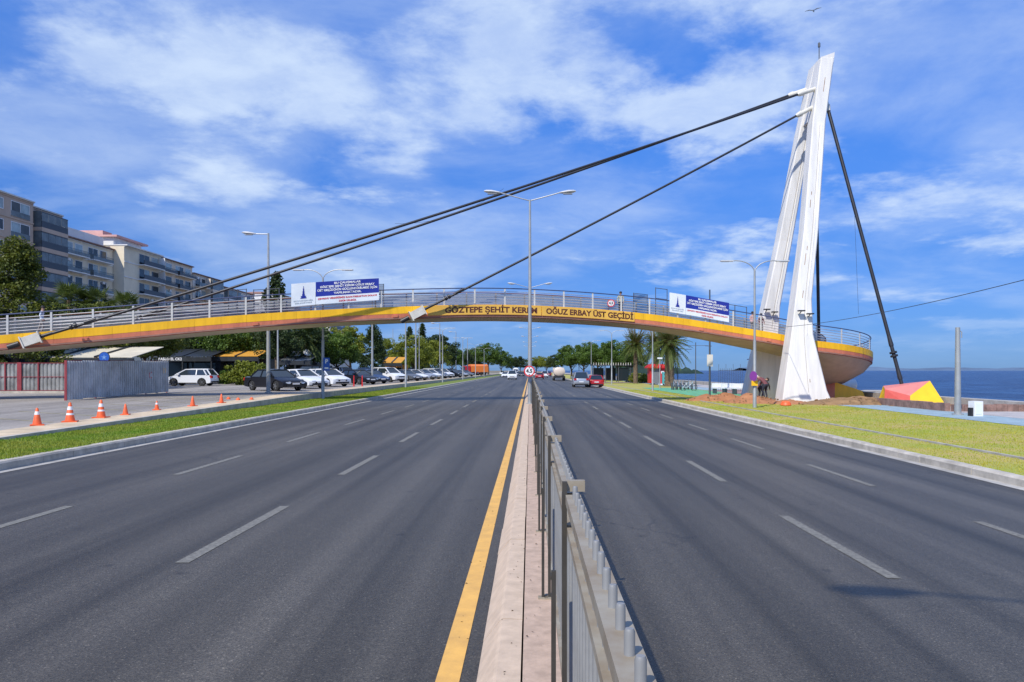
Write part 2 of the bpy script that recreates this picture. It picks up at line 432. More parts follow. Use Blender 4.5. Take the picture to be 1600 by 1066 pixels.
# median: stones near, one strip beyond
med = struct('median', MB().box(-0.04, 0.40, -6, 500, -0.05, 0.145), 'slab_pink')
prof_l = [(-0.326,-0.02),(-0.050,-0.02),(-0.050,0.150),(-0.180,0.155),(-0.200,0.140)]
prof_r = [(0.41,-0.05),(0.68,-0.05),(0.56,0.135),(0.54,0.150),(0.41,0.150)]
ks = MB().prism(prof_l, 0, 1.192).mesh('kerb_stone'); kr = MB().prism(prof_r, 0, 1.192).mesh('kerb_stone')
for k in range(-2, 20):
    for me in (ks, kr):
        o = obj('kerb_stone', me, 'kerb_pink', med, (random.uniform(-.003,.003), 0.3+k*1.2, random.uniform(-.003,.002)))
y = 0.3+20*1.2
MB().prism(prof_l, y, 500).build('kerb_run', 'kerb_pink', med)
MB().prism(prof_r, y, 500).build('kerb_run', 'kerb_pink', med)
# left side: kerb, verge, low wall, pavement, parking
kl = struct('left_kerb', MB().prism([(-9.72,-.1),(-9.5,-.1),(-9.5,.13),(-9.53,.165),(-9.72,.165)], 44, FAR), 'kerb')
kp = MB().prism([(-9.72,-.1),(-9.5,-.1),(-9.5,.13),(-9.53,.165),(-9.72,.165)], 0, 0.99).mesh('kerb_stone')
for k in range(44):
    obj('kerb_stone', kp, 'kerb', kl, (random.uniform(-.006,.006), k*1.0, random.uniform(-.005,.004)))
sheet('grass_verge', -12.45, -9.72, -20, FAR, 0.15, 'grassL')
# low wall between verge and pavement rises away from the camera
def wallh(y): return 0.20 + 0.30*max(0, min(1, (y-16)/28))
wl = MB(); rings = []
for y in list(range(-10, 60, 4)) + [80, 120, 200, 400]:
    h = wallh(y); rings.append([(-12.62,y,0),(-12.45,y,0),(-12.45,y,h),(-12.62,y,h)])
wl.loft(rings); low = struct('low_retaining_wall', wl, 'kerb'); 
def lotz(x, y): return wallh(y) - 0.02
def strip(name, x0, x1, m, dz=0.0):
    ys = list(range(-10, 60, 4)) + [80, 120, 200, 400]
    mb = MB().loft([[(x0,y,lotz(x0,y)+dz),(x1,y,lotz(x1,y)+dz)] for y in ys], caps=False, closed=False)
    return struct(name, mb, m)
strip('pavement', -13.9, -12.62, 'pave', 0.004)
strip('parking_lot', -45, -13.9, 'lot')
strip('back_ground', -400, -45, 'earth', 0.0)
for k in range(14):           # faded bay lines near the cones
    y0 = 15 + k*2.6
    mb = MB(); 
    z = lambda yy: lotz(0, yy) + 0.006
    mb.add([(-14.2,y0,z(y0)),(-14.2,y0+.1,z(y0+.1)),(-18.6,y0+2.6,z(y0+2.6)),(-18.6,y0+2.5,z(y0+2.5))], [(0,1,2,3)])
    mb.build('bay_line', 'lot_line', bpy.data.objects['parking_lot'])
# right side
kr_prof = [(8.62,-.4),(8.84,-.4),(8.84,RZ+.02),(8.66,RZ+.02),(8.62,RZ-.015)]
krr = struct('right_kerb', MB().prism(kr_prof, 44, FAR), 'kerb')
kp = MB().prism(kr_prof, 0, 0.99).mesh('kerb_stone')
for k in range(44):
    obj('kerb_stone', kp, 'kerb', krr, (random.uniform(-.006,.006), k*1.0, random.uniform(-.006,.004)))
sheet('lawn', 8.84, 16.9, -20, FAR, RZ-0.01, 'grass')
struct('lawn_edging', MB().box(10.55, 10.63, -10, 120, -.3, RZ+0.035), 'gutter')
sheet('cycle_path', 16.9, 19.4, -20, 300, RZ, 'bluepath')
sheet('promenade', 19.4, 23.3, -20, FAR, RZ+0.004, 'prom')
struct('sea_wall', MB().box(23.0, 23.7, -20, FAR, -2.2, RZ+0.42), 'gutter')
# sea
mb = MB(); mb.add([(23.5,-200,-1.3),(30000,-200,-1.3),(30000,30000,-1.3),(23.5,30000,-1.3)], [(0,1,2,3)])
msea = bpy.data.materials.new('sea_water'); msea.use_nodes = True
t = msea.node_tree; b = t.nodes['Principled BSDF']
b.inputs['Base Color'].default_value = (0.010, 0.048, 0.15, 1); b.inputs['Roughness'].default_value = 0.32
b.inputs['IOR'].default_value = 1.33; b.inputs['Specular IOR Level'].default_value = 0.2
g = t.nodes.new('ShaderNodeNewGeometry'); mp = t.nodes.new('ShaderNodeMapping'); mp.inputs['Scale'].default_value = (0.55, 0.9, 1)
t.links.new(g.outputs['Position'], mp.inputs[0])
n1 = t.nodes.new('ShaderNodeTexNoise'); n1.inputs['Scale'].default_value = 0.9; n1.inputs['Detail'].default_value = 8; n1.inputs['Roughness'].default_value = 0.65
t.links.new(mp.outputs[0], n1.inputs['Vector'])
bp = t.nodes.new('ShaderNodeBump'); bp.inputs['Strength'].default_value = 1.0; bp.inputs['Distance'].default_value = 1.1
t.links.new(n1.outputs[0], bp.inputs['Height']); t.links.new(bp.outputs[0], b.inputs['Normal'])
nw = t.nodes.new('ShaderNodeTexNoise'); nw.inputs['Scale'].default_value = 1.0; nw.inputs['Detail'].default_value = 9; nw.inputs['Roughness'].default_value = 0.72
mw = t.nodes.new('ShaderNodeMapping'); mw.inputs['Scale'].default_value = (0.22, 0.10, 1); t.links.new(g.outputs['Position'], mw.inputs[0]); t.links.new(mw.outputs[0], nw.inputs['Vector'])
rw = t.nodes.new('ShaderNodeMapRange'); rw.inputs[1].default_value = 0.40; rw.inputs[2].default_value = 0.64; t.links.new(nw.outputs[0], rw.inputs[0])
xw = t.nodes.new('ShaderNodeMixRGB'); xw.inputs[1].default_value = (0.006, 0.030, 0.105, 1); xw.inputs[2].default_value = (0.035, 0.105, 0.25, 1)
t.links.new(rw.outputs[0], xw.inputs[0]); t.links.new(xw.outputs[0], b.inputs['Base Color'])
M['sea'] = msea
struct('sea', mb, 'sea')
# far shores
def ridge(name, pts, y, depth, m):
    mb = MB(); rings = []
    for i, (x, h) in enumerate(pts):
        rings.append([(x, y, -2), (x, y+depth*.3, h*.75), (x, y+depth*.6, h), (x, y+depth, -2)])
    mb.loft(rings, caps=False, closed=False); o = mb.build(name, m, None, True); o['kind'] = 'structure'; return o
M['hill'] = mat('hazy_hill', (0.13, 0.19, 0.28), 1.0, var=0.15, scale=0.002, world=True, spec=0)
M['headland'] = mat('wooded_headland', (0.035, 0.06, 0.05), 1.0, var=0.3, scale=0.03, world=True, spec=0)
pts = []
for i in range(60):
    x = 2600 + i*100
    pts.append((x, 34 + 26*noise.noise(Vector((i*.21, 0, 0))) + 12*noise.noise(Vector((i*.8, 3, 0)))))
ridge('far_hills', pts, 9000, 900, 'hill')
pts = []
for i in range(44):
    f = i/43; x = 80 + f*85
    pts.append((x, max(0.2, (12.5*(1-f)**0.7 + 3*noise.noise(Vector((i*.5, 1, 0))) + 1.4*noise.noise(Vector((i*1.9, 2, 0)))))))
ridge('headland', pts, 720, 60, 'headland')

# grass blades on the strips near the camera
def blades(name, m, x0, x1, y0, y1, n, z, hmin, hmax):
    v = []; f = []
    for i in range(n):
        u = random.random(); y = y0*(y1/y0)**u
        x = random.uniform(x0, x1); h = random.uniform(hmin, hmax)*(0.6+0.8*abs(noise.noise(Vector((x*.8, y*.8, 1)))))
        a = random.uniform(0, math.pi); w = 0.006 + y*0.0003
        dx, dy = math.cos(a)*w, math.sin(a)*w; lx, ly = random.uniform(-.5,.5)*h, random.uniform(-.5,.5)*h
        b = len(v); v += [(x-dx,y-dy,z),(x+dx,y+dy,z),(x+lx,y+ly,z+h)]; f.append((b,b+1,b+2))
    mb = MB(); mb.v = v; mb.f = f
    o = mb.build(name, m, None, False, False); o['kind'] = 'stuff'; return o
tag(blades('verge_grass', 'bladeL', -12.44, -9.66, 11, 75, 70000, .148, .03, .075), 'short bright green grass on the strip beside the left kerb', 'grass')
tag(blades('lawn_grass', 'blade', 8.79, 16.85, 11, 75, 75000, RZ-.012, .02, .05), 'patchy yellow green lawn grass beyond the right kerb', 'grass')
# ------------------------------------------------------------------ footbridge
def catmull(P, n=12):
    out = []
    Q = [P[0]*2 - P[1]] + P + [P[-1]*2 - P[-2]]
    for i in range(1, len(Q)-2):
        for k in range(n):
            t = k/n; a, b, c, d = Q[i-1], Q[i], Q[i+1], Q[i+2]
            out.append(0.5*((2*b) + (c-a)*t + (2*a-5*b+4*c-d)*t*t + (3*b-a-3*c+d)*t**3))
    out.append(P[-1]); return out
edge = [(-46,22.0,0.75),(-38.5,27.6,1.65),(-31.5,32.4,2.55),(-24.98,36.2,3.46),(-21.1,37.95,3.95),(-14.48,40.6,4.78),(-8.15,42.9,5.33),(-1.05,44.85,5.62),(6.65,46.4,5.27),(13.68,47.3,4.34),(17.5,47.5,3.66)]
pts = catmull([Vector(p) for p in edge], 14)
LC = Vector((17.5, 53.2, 0)); LR = 5.7
for k in range(1, 44):
    a = -90 + k*4.4
    pts.append(Vector((LC.x+LR*math.cos(R(a)), LC.y+LR*math.sin(R(a)), 3.66-.0105*(a+90))))
S = [0.0]
for a, b in zip(pts, pts[1:]): S.append(S[-1] + (b-a).length)
STOT = S[-1]
def at(s):
    s = max(0, min(STOT-1e-4, s)); lo, hi = 0, len(S)-1
    while hi-lo > 1:
        m_ = (lo+hi)//2
        if S[m_] <= s: lo = m_
        else: hi = m_
    f = (s-S[lo])/(S[hi]-S[lo]); p = pts[lo].lerp(pts[hi], f)
    def tan(i): return (pts[min(i+1,len(pts)-1)] - pts[max(i-1,0)])
    t = tan(lo).lerp(tan(hi), f); t.z = 0; t.normalize()
    return p, t, Vector((-t.y, t.x, 0))
def s_of_px(px):
    best = min(range(len(pts)), key=lambda i: abs(828+1200*pts[i].x/pts[i].y - px) if pts[i].y < 48 and pts[i].x < 17.6 else 1e9)
    i = best
    for j in (best-1, best):
        a = 828+1200*pts[j].x/pts[j].y; b = 828+1200*pts[j+1].x/pts[j+1].y
        if min(a,b) <= px <= max(a,b): return S[j] + (px-a)/(b-a)*(S[j+1]-S[j])
    return S[i]
def on(s, off, dz):
    p, t, n = at(s); return p + n*off + Vector((0,0,dz))
S_P0 = s_of_px(1000); S_P1 = s_of_px(1225); S_L = s_of_px(1268)
def hull(s):
    if s < S_P0: return 0.0
    if s < S_L: return 0.30*((s-S_P0)/(S_L-S_P0))**1.5
    f = min(1, (s-S_L)/4.5); return 0.30 + 0.70*(f*f*(3-2*f))
def sec(s):
    h = hull(s)
    return [(0.05,-.70),(0.5,-.78-h*.45),(1.6,-.86-h*1.0),(2.92,-.74-h*1.45)]
bridge = empty('footbridge', (0,0,0), 0, 'long curved yellow and coral footbridge arching across the whole road', 'footbridge')
ss = [i*0.5 for i in range(int(STOT/0.5))] + [STOT-1e-3]
def ribbon(name, prof, m, sm=True):
    """prof(s) -> list of (offset, dz); open section swept along the deck"""
    return MB().loft([[on(s, o_, d_) for o_, d_ in prof(s)] for s in ss], caps=False, closed=False).build(name, m, bridge, sm)
ribbon('soffit', sec, 'soffit')
ribbon('deck_slab', lambda s: [(0.0,-.69),(0.03,-.01),(0.03,0.0),(0.20,0.0),(0.21,-.07),(2.79,-.07),(2.80,0),(2.98,0)], 'deck')
ribbon('far_fascia', lambda s: [(3.0,0.002),(3.0,-.40),(2.93,-.74-hull(s)*1.45)], 'yellow')
def panel(s0, s1, o0, d0, o1, d1, th, name, m, seg=3):
    rings = []
    for k in range(seg+1):
        s = s0 + (s1-s0)*k/seg
        rings.append([on(s, o0-th, d0), on(s, o1-th, d1), on(s, o1+.01, d1), on(s, o0+.01, d0)])
    return MB().loft(rings).build(name, m, bridge)
st = 1.26
B0, B1, B2 = s_of_px(668), s_of_px(846), s_of_px(991)
k = 0
while k*st < STOT-st:
    a, b = k*st+.004, (k+1)*st-.004
    dz = random.uniform(-.004,.004)
    panel(a, b, 0, .004, 0, -.395+dz, .03+random.uniform(0,.006), 'yellow_panel', 'yellow')
    panel(a, b, 0, -.405+dz, 0.03, -.615, .024+random.uniform(0,.006), 'coral_panel', 'coral')
    panel(a, b, 0.03, -.62, 0.06, -.72, .02, 'lower_edge_strip', 'darkred')
    k += 1
def board(a, b):
    o = panel(a, b, 0, -.02, 0, -.565, .062, 'name_board', 'board', 16); return o
b1 = board(B0, B1-.02); b2 = board(B1+.02, B2)
def fascia_text(s, pxa, pxb, parent):
    sa, sb = s_of_px(pxa), s_of_px(pxb)
    me = text_mesh(s, 0.44, 'LEFT', 0.017, 1.0)
    xs = [v.co.x for v in me.vertices]; x0, x1 = min(xs), max(xs)
    ys = [v.co.y for v in me.vertices]
    cap = 0.30
    def f(x, y, z):
        sx = sa + (x-x0)/(x1-x0)*(sb-sa)
        return on(sx, -.066, -.305 + (y)*1.02)
    warp(me, f); return obj('lettering', me, 'letter', parent)
fascia_text('GÖZTEPE ŞEHİT KEREM', 695, 839, b1)
fascia_text('OĞUZ ERBAY ÜST GEÇİDİ', 853, 989, b2)
# dark inspection hatches / drain stubs on the coral strip
for px in (395, 505, 614, 1092, 1198, 128):
    s = s_of_px(px); panel(s, s+.28, 0.0, -.45, 0.02, -.58, .06, 'drain_box', 'coral', 1)
# railings
def railing(off, hr, side):
    n = 0
    s = 0.9
    while s < STOT-.3:
        p0, p1 = on(s, off, -.02), on(s, off, .97); t = at(s)[1]
        mb = MB(); mb.bar(p0, p1, .045, .075) if False else None
        n_ = at(s)[2]; x = t*.035; y = n_*.012
        x = t*.045; q = [p0-x-y, p0+x-y, p0+x+y, p0-x+y]; q2 = [p1-x-y, p1+x-y, p1+x+y, p1-x+y]
        mb.loft([q, q2]).build('rail_post', 'railpost', bridge)
        s += 1.78
    for h in (.14, .30, .46, .62, .78):
        MB().sweep([on(s, off+.03 if side < 0 else off-.03, h) for s in ss], .019, 6).build('rail', 'rail', bridge, True)
    MB().sweep([on(s, off, .97) for s in ss], .033, 6).build('handrail', hr, bridge, True)
railing(.10, 'handrail', -1)
railing(2.90, 'handrail_far', 1)
MB().loft([[on(s, 2.86, .06), on(s, 2.86, .90)] for s in ss], caps=False, closed=False).build('mesh_screen', 'screen', bridge)
# support of the landing and the deck over the parking
MB().sweep([(23.0-1.2,56.5,RZ-.2),(21.8,56.5,1.4)], .16, 12).build('support_column', 'yellow', bridge, True)

# ------------------------------------------------------------------ pylon
pyl = empty('bridge_pylon', (16.2,48.3,RZ), 0, 'tall white concrete pylon of two leaning legs holding the bridge cables', 'pylon')
def W(o, root):       # keep world coordinates under an empty that is not at the origin
    o.parent = root; o.matrix_parent_inverse = Matrix.Translation(-Vector(root.location)); return o
front = [(-.35,14.75,17.85,44.95,46.45),(0.6,14.9,17.45,45.03,46.5),(3.9,15.45,16.76,45.35,46.62),(6,15.78,16.76,45.6,46.8),(10.2,16.45,17.32,46.05,47.1),(17,17.28,18.08,46.9,47.9),(21.05,17.92,18.76,47.3,48.45)]
def leg(secs, name):
    rings = []
    for z, xl, xr, yf, yb in secs:
        c = .07
        rings.append([(xl+c,yf,z),(xr-c,yf,z),(xr,yf+c,z),(xr,yb-c,z),(xr-c,yb,z),(xl+c,yb,z),(xl,yb-c,z),(xl,yf+c,z)])
    return W(MB().loft(rings).build(name, 'pylon'), pyl)
leg(front, 'leg')
CY = 48.4
rear = [(z, xl-.62*(1-max(0,z)/21), xr-.62*(1-max(0,z)/21), 2*CY-yb, 2*CY-yf) for z, xl, xr, yf, yb in front]
leg(rear, 'leg')
hr_ = []
for z, xl, xr in ((17.35,17.36,18.08),(19.2,17.62,18.40),(20.95,17.90,18.74)):
    hr_.append([(xl+.02,47.3,z),(xr-.02,47.3,z),(xr-.02,49.5,z),(xl+.02,49.5,z)])
W(MB().loft(hr_).build('pylon_head', 'pylon'), pyl)
W(MB().loft([[(17.91,47.33,20.9),(18.73,47.33,20.9),(18.73,49.47,20.9),(17.91,49.47,20.9)],[(17.94,47.34,21.12),(18.79,47.34,21.42),(18.79,49.46,21.42),(17.94,49.46,21.12)]]).build('pylon_cap', 'pylon'), pyl)
# seams and rust runs down the front faces
def seam(secs, f, w_, m, z0, z1, name, dy=-.006):
    rings = []
    for i in range(25):
        z = z0+(z1-z0)*i/24
        for a, b in zip(secs, secs[1:]):
            if a[0] <= z <= b[0]:
                t_ = (z-a[0])/(b[0]-a[0]); xl = a[1]+(b[1]-a[1])*t_; xr = a[2]+(b[2]-a[2])*t_; yf = a[3]+(b[3]-a[3])*t_
                break
        x = xl+(xr-xl)*f
        rings.append([(x-w_/2,yf+dy,z),(x+w_/2,yf+dy,z),(x+w_/2,yf+.02,z),(x-w_/2,yf+.02,z)])
    W(MB().loft(rings).build(name, m), pyl)
seam(front, .56, .022, 'pylon_seam', .5, 16.8, 'seam')
seam(front, .70, .030, 'pylon', 3.9, 16.8, 'raised_strip', -.03)
seam(rear, .60, .026, 'pylon_seam', 4.5, 16.6, 'seam')
seam(rear, .72, .030, 'pylon', 4.5, 16.6, 'raised_strip', -.03)
for z, f, h in ((8.1,.30,.7),(9.0,.34,.25),(11.6,.28,.5),(12.4,.31,.2),(6.1,.40,.45),(1.1,.62,.2),(18.9,.5,.9)):
    seam(front, f, .035, 'rust', z, z+h, 'rust_stain', -.004)
# flood lamps bracketed on the legs
def flood(x, y, z):
    f = MB(); f.box(x-.19,x+.19,y-.45,y-.17,z,z+.07); f.bar((x,y+.05,z-.14),(x,y-.30,z+.0),.04,.04)
    W(f.build('flood_lamp', 'black'), pyl)
flood(15.98,45.52,5.28); flood(16.50,45.52,5.10)
flood(15.35,50.05,5.72); flood(15.85,50.05,5.55)
# lightning rod
m_ = MB(); m_.sweep([(18.15,48.2,21.1),(18.15,48.2,22.4)], .03, 6); m_.lathe([(.02,0),(.08,.05),(.08,.28),(.02,.33)], (18.15,48.2,22.05), 8)
W(m_.build('lightning_rod', 'poledark'), pyl)
# horizontal pour joint
for secs in (front,):
    W(MB().box(15.18,17.02,45.255,45.28,2.32,2.335).build('pour_joint', 'pylon_seam'), pyl)

# ------------------------------------------------------------------ cables
def sagline(a, b, sag, n=28):
    a, b = Vector(a), Vector(b)
    return [a.lerp(b, i/n) - Vector((0,0,sag*4*(i/n)*(1-i/n))) for i in range(n+1)]
def cable(a, b, r, label, sag=.15, box=None, stub=True, collar=True):
    a, b = Vector(a), Vector(b); d = (b-a).normalized()
    root = empty('stay_cable', tuple(b), 0, label, 'cable')
    top = a + d*1.05
    W(MB().sweep(sagline(top, b, sag), r, 10).build('cable_strand', 'cable', None, True), root)
    W(MB().sweep([a-d*.5, a+d*.75], .13, 12).build('anchor_pipe', 'offwhite', None, True), root)
    W(MB().sweep([a+d*.70, a+d*.78, a+d*1.0, a+d*1.10], [.17,.17,.14,r*1.2], 12).build('upper_socket', 'offwhite', None, True), root)
    if collar:
        for q, rr in ((2.3, r*1.25), (0.3, r*1.25)):
            W(MB().sweep([b-d*(q+.55), b-d*(q+.1), b-d*q], [r*1.05, rr, rr], 10).build('cable_sleeve', 'cable', None, True), root)
        for q in (1.65, 1.85):
            W(MB().sweep([b-d*(q+.12), b-d*(q+.10), b-d*q, b-d*(q-.02)], [r*1.1, r*2.0, r*2.0, r*1.1], 10).build('collar', 'cable', None, True), root)
    if box:
        n = Vector(box); u = d.cross(n).normalized()
        def bx(c0, c1, hw, hd, nm, m):
            q = [[c + u*sx*hw + n*sy*hd for sx, sy in ((-1,-1),(1,-1),(1,1),(-1,1))] for c in (c0, c1)]
            W(MB().loft(q).build(nm, m), root)
        bx(b-d*.25, b+d*.50, .22, .21, 'anchor_box', 'offwhite')
        bx(b-d*.30, b-d*.245, .29, .27, 'end_plate', 'offwhite')
        bx(b+d*.50, b+d*.555, .29, .27, 'end_plate', 'offwhite')
        W(MB().sweep([b+d*.65, b+d*1.15], .13, 10).build('cable_end', 'cable', None, True), root)
    return root
sL = s_of_px(54); pL, tL, nL = at(sL)
cable((17.45,47.5,19.15), on(sL, -.28, -.32), .07, 'longest stay cable, ending in a white anchor box at far left', .25, -nL)
sF = s_of_px(150)
cable((17.5,49.3,19.75), on(sF, 3.25, .1), .07, 'long lower stay cable running to the far side of the deck', .25, at(sF)[2])
sM = s_of_px(654); 
cable((17.35,47.5,18.0), on(sM, -.28, -.36), .066, 'shorter stay cable ending in a white anchor box above the yellow name board', .12, -at(sM)[2])
cable((18.28,47.7,18.9), (21.45,44.3,1.0), .105, 'thick black backstay running down to the red and yellow anchor block by the sea', .0)
cable((18.25,49.2,18.9), (20.0,53.0,.8), .105, 'black backstay partly hidden behind the front pylon leg', .0)
# anchor blocks
def poly_thing(name, label, cat, verts, faces_m):
    c = Vector(verts[0]); root = empty(name, (c.x, c.y, RZ), 0, label, cat)
    for nm, f, m in faces_m:
        n_ = len(f); q = [Vector(verts[i]) for i in f]
        nn = (q[1]-q[0]).cross(q[2]-q[0]).normalized()*.05
        mid = sum((Vector(v) for v in verts), Vector())/len(verts)
        if nn.dot(mid-q[0]) < 0: nn = -nn
        W(MB().loft([q, [p+nn for p in q]]).build(nm, m), root)
    return root
M['block_red'] = mat('coral_block_paint', (0.62, 0.10, 0.075), 0.6, var=0.06)
M['block_pink'] = mat('pink_block_paint', (0.66, 0.21, 0.18), 0.6, var=0.06)
M['block_yel'] = mat('lemon_block_paint', (0.82, 0.52, 0.012), 0.6, var=0.05)
zb = RZ-.1
V = [(20.1,43.6,zb),(21.0,42.4,zb),(22.9,42.2,zb),(23.0,45.2,zb),(20.5,45.4,zb),
     (20.22,43.75,.74),(21.1,42.62,.40),(22.55,43.3,1.22),(22.4,44.9,1.0),(20.7,45.0,.9)]
poly_thing('anchor_block', 'faceted red pink and yellow concrete cable anchor block near the sea wall', 'anchor block', V,
  [('red_facet',(0,1,6,5),'block_red'),('yellow_facet',(1,2,7,6),'block_yel'),('side_facet',(2,3,8,7),'block_yel'),('back_facet',(3,4,9,8),'block_red'),('left_facet',(4,0,5,9),'block_yel'),
   ('top_facet',(5,6,7),'block_pink'),('top_facet',(5,7,8,9),'block_pink')])
V = [(19.0,52.2,zb),(20.4,51.4,zb),(22.6,51.6,zb),(22.4,54,zb),(19.0,54,zb),
     (19.1,52.4,1.25),(20.5,51.6,1.02),(22.4,51.75,.42),(22.2,53.8,.5),(19.1,53.8,1.2)]
poly_thing('anchor_block', 'orange yellow anchor block half hidden behind the white pylon leg', 'anchor block', V,
  [('red_facet',(0,1,6,5),'coral'),('yellow_facet',(1,2,7,6),'yellow'),('side_facet',(2,3,8,7),'yellow'),('back_facet',(3,4,9,8),'coral'),('left_facet',(4,0,5,9),'coral'),
   ('top_facet',(5,6,7),'block_pink'),('top_facet',(5,7,8,9),'block_pink')])

# ------------------------------------------------------------------ banners hung on the railing
def clock_tower(parent, fn):
    # small clock tower emblem as flat print
    segs = [(-.13,.13,-.20,-.14),(-.11,.11,-.14,-.08),(-.14,.14,-.08,-.05),(-.075,.075,-.05,.02),(-.05,.05,.02,.10),(-.055,.055,.10,.115),(-.035,.035,.115,.22),(-.012,.012,.22,.31)]
    mb = MB()
    for x0,x1,z0,z1 in segs: mb.add([fn(x0,z0),fn(x1,z0),fn(x1,z1),fn(x0,z1)],[(0,1,2,3)])
    mb.build('tower_emblem', 'blue', parent)
def banner(sa, sb, zlo, zhi, tilt, label):
    """a sheet of vinyl tied to the outside of the near railing"""
    root = empty('banner', tuple(on(sa, 0, 0)), 0, label, 'banner', 'work notice banners on the bridge railing')
    Lb = sb-sa
    def fn(u, v, d=0.0):        # u along 0..L, v height 0..H
        H = zhi-zlo; s = sa+u
        wob = .022*math.sin(u*2.3)*math.sin(v*3+1)
        return on(s, -.02-d+wob, zlo+v+tilt*(u/Lb-.5))
    H = zhi-zlo; us = .27*Lb
    def quad(u0,u1,v0,v1,d,nm,m,nu=14,nv=4):
        vs = [fn(u0+(u1-u0)*i/nu, v0+(v1-v0)*j/nv, d) for j in range(nv+1) for i in range(nu+1)]
        fs = [(j*(nu+1)+i, j*(nu+1)+i+1, (j+1)*(nu+1)+i+1, (j+1)*(nu+1)+i) for j in range(nv) for i in range(nu)]
        return W(MB().add(vs, fs).build(nm, m, None, True), root)
    quad(0,us,0,H,.0,'emblem_panel','banner'); quad(us+.015,Lb,0,H*.345,.0,'lower_panel','banner'); quad(us+.015,Lb,H*.345,H,.0,'blue_panel','blue')
    def line(s, uc, vc, hgt, wid, m, bold=.01):
        me = text_mesh(s, 1.0, 'CENTER', bold*4)
        xs = [v.co.x for v in me.vertices]; ys = [v.co.y for v in me.vertices]
        x0, x1 = min(xs), max(xs)
        k = wid/(x1-x0)
        warp(me, lambda x,y,z: fn(uc+(x-(x0+x1)/2)*k, vc+y*hgt*1.12, .012))
        o = obj('lettering', me, m); W(o, root)
    um = us + (Lb-us)/2; wd = Lb-us
    line('BU ÇALIŞMALAR', um, H*.90, H*.11, wd*.42, 'white')
    line('GÖZTEPE ŞEHİT KEREM OĞUZ ERBAY', um, H*.755, H*.11, wd*.86, 'white')
    line('ÜST GEÇİDİNİN GÜÇLENDİRİLMESİ İÇİN', um, H*.605, H*.11, wd*.94, 'white')
    line('YAPILMAKTADIR.', um, H*.455, H*.11, wd*.44, 'white')
    line('ÇEVREYE VERDİĞİMİZ RAHATSIZLIKTAN DOLAYI', um, H*.235, H*.085, wd*.93, 'redtext')
    line('ÖZÜR DİLERİZ.', um, H*.085, H*.085, wd*.28, 'redtext')
    line('BÜYÜKŞEHİR', us/2, H*.22, H*.06, us*.8, 'greytext', .006)
    line('BELEDİYESİ', us/2, H*.12, H*.06, us*.7, 'greytext', .006)
    segs = [(-.30,.30,.32,.36),(-.22,.22,.36,.41),(-.27,.27,.41,.43),(-.13,.13,.43,.52),(-.09,.09,.52,.62),(-.10,.10,.62,.635),(-.06,.06,.635,.76),(-.02,.02,.76,.86)]
    mb = MB()
    for x0,x1,z0,z1 in segs:
        c = us/2; q = us*.42
        mb.add([fn(c+x0*q,H*z0,.012),fn(c+x1*q,H*z0,.012),fn(c+x1*q,H*z1,.012),fn(c+x0*q,H*z1,.012)],[(0,1,2,3)])
    W(mb.build('tower_emblem', 'blue'), root)
banner(s_of_px(455), s_of_px(592), .34, 1.56, .14, 'blue and white work notice banner over the left carriageway and parked cars')
banner(s_of_px(1046), s_of_px(1139), .24, 1.42, -.08, 'blue and white work notice banner beside the white pylon')

# scaffold frames rising above the railings
def scaffold(pxa, pxb, off, z1, label, bays=2, cloth=False):
    sa, sb = s_of_px(pxa), s_of_px(pxb)
    root = empty('scaffold_frame', tuple(on(sa, off, -.07)), 0, label, 'scaffold', 'pipe frames standing on the footbridge')
    for k in range(bays+1):
        s = sa+(sb-sa)*k/bays
        W(MB().sweep([on(s,off,-.07), on(s,off,z1)], .024, 6).build('upright', 'poledark'), root)
    for h in (z1-.03, z1*.62):
        W(MB().sweep([on(sa+(sb-sa)*i/6,off,h) for i in range(7)], .02, 6).build('crossbar', 'poledark'), root)
    if cloth:
        W(MB().loft([[on(sa+(sb-sa)*i/4,off+.03,.9),on(sa+(sb-sa)*i/4,off+.03,z1-.08)] for i in range(5)],caps=False,closed=False).build('sheeting','screen'), root)
scaffold(357, 386, 2.5, 1.62, 'thin pipe frame on the bridge where the lower stay cable meets it')
scaffold(398, 440, 2.5, 1.55, 'thin pipe frame on the bridge left of the left banner', 2)
scaffold(594, 607, 2.3, 1.55, 'narrow pipe frame with grey sheeting right of the left banner', 1, True)
scaffold(1008, 1030, 2.4, 1.50, 'low pipe frame with grey sheeting left of the right banner', 1, True)
scaffold(1028, 1046, .45, 1.72, 'tall pipe frame touching the left edge of the right banner', 1)
scaffold(1141, 1178, 1.2, 1.5, 'pipe frame between the right banner and the curved lamp post', 2)

# height limit signs
def round_sign(name, loc, r, label, face_text, post=None, cat='sign', tilt=0):
    root = empty(name, loc, 0, label, cat)
    def disc(r_, y, nm, m, n=32):
        W_ = MB().lathe([(r_, y), (r_, y+.006)], (0,0,0), n, 'y').build(nm, m, root); return W_
    disc(r, 0, 'sign_plate', 'signred'); disc(r*.78, -.006, 'sign_face', 'white')
    if face_text:
        me = text_mesh(face_text, r*.95, 'CENTER', .012*r/.3)
        warp(me, lambda x,y,z: (x, -.010, y)); obj('lettering', me, 'black', root)
        for s in (1,-1):
            MB().add([(-r*.16,-.010,s*r*.72),(r*.16,-.010,s*r*.72),(0,-.010,s*r*.48)],[(0,1,2)]).build('arrow_mark','black',root)
    MB().box(-.03,.03,.006,.05,-r*.9,r*.9).build('bracket','pole',root)
    return root
round_sign('height_limit_sign', (PX(827,37.6), 37.6, ZP(580,37.6)), .265, 'round height limit sign with red rim at the end of the median fence', '4.5')
sS = s_of_px(954); pS = on(sS, -.10, .42)
round_sign('height_limit_sign', tuple(pS), .22, 'small round height limit sign fixed to the bridge railing', '4.5')
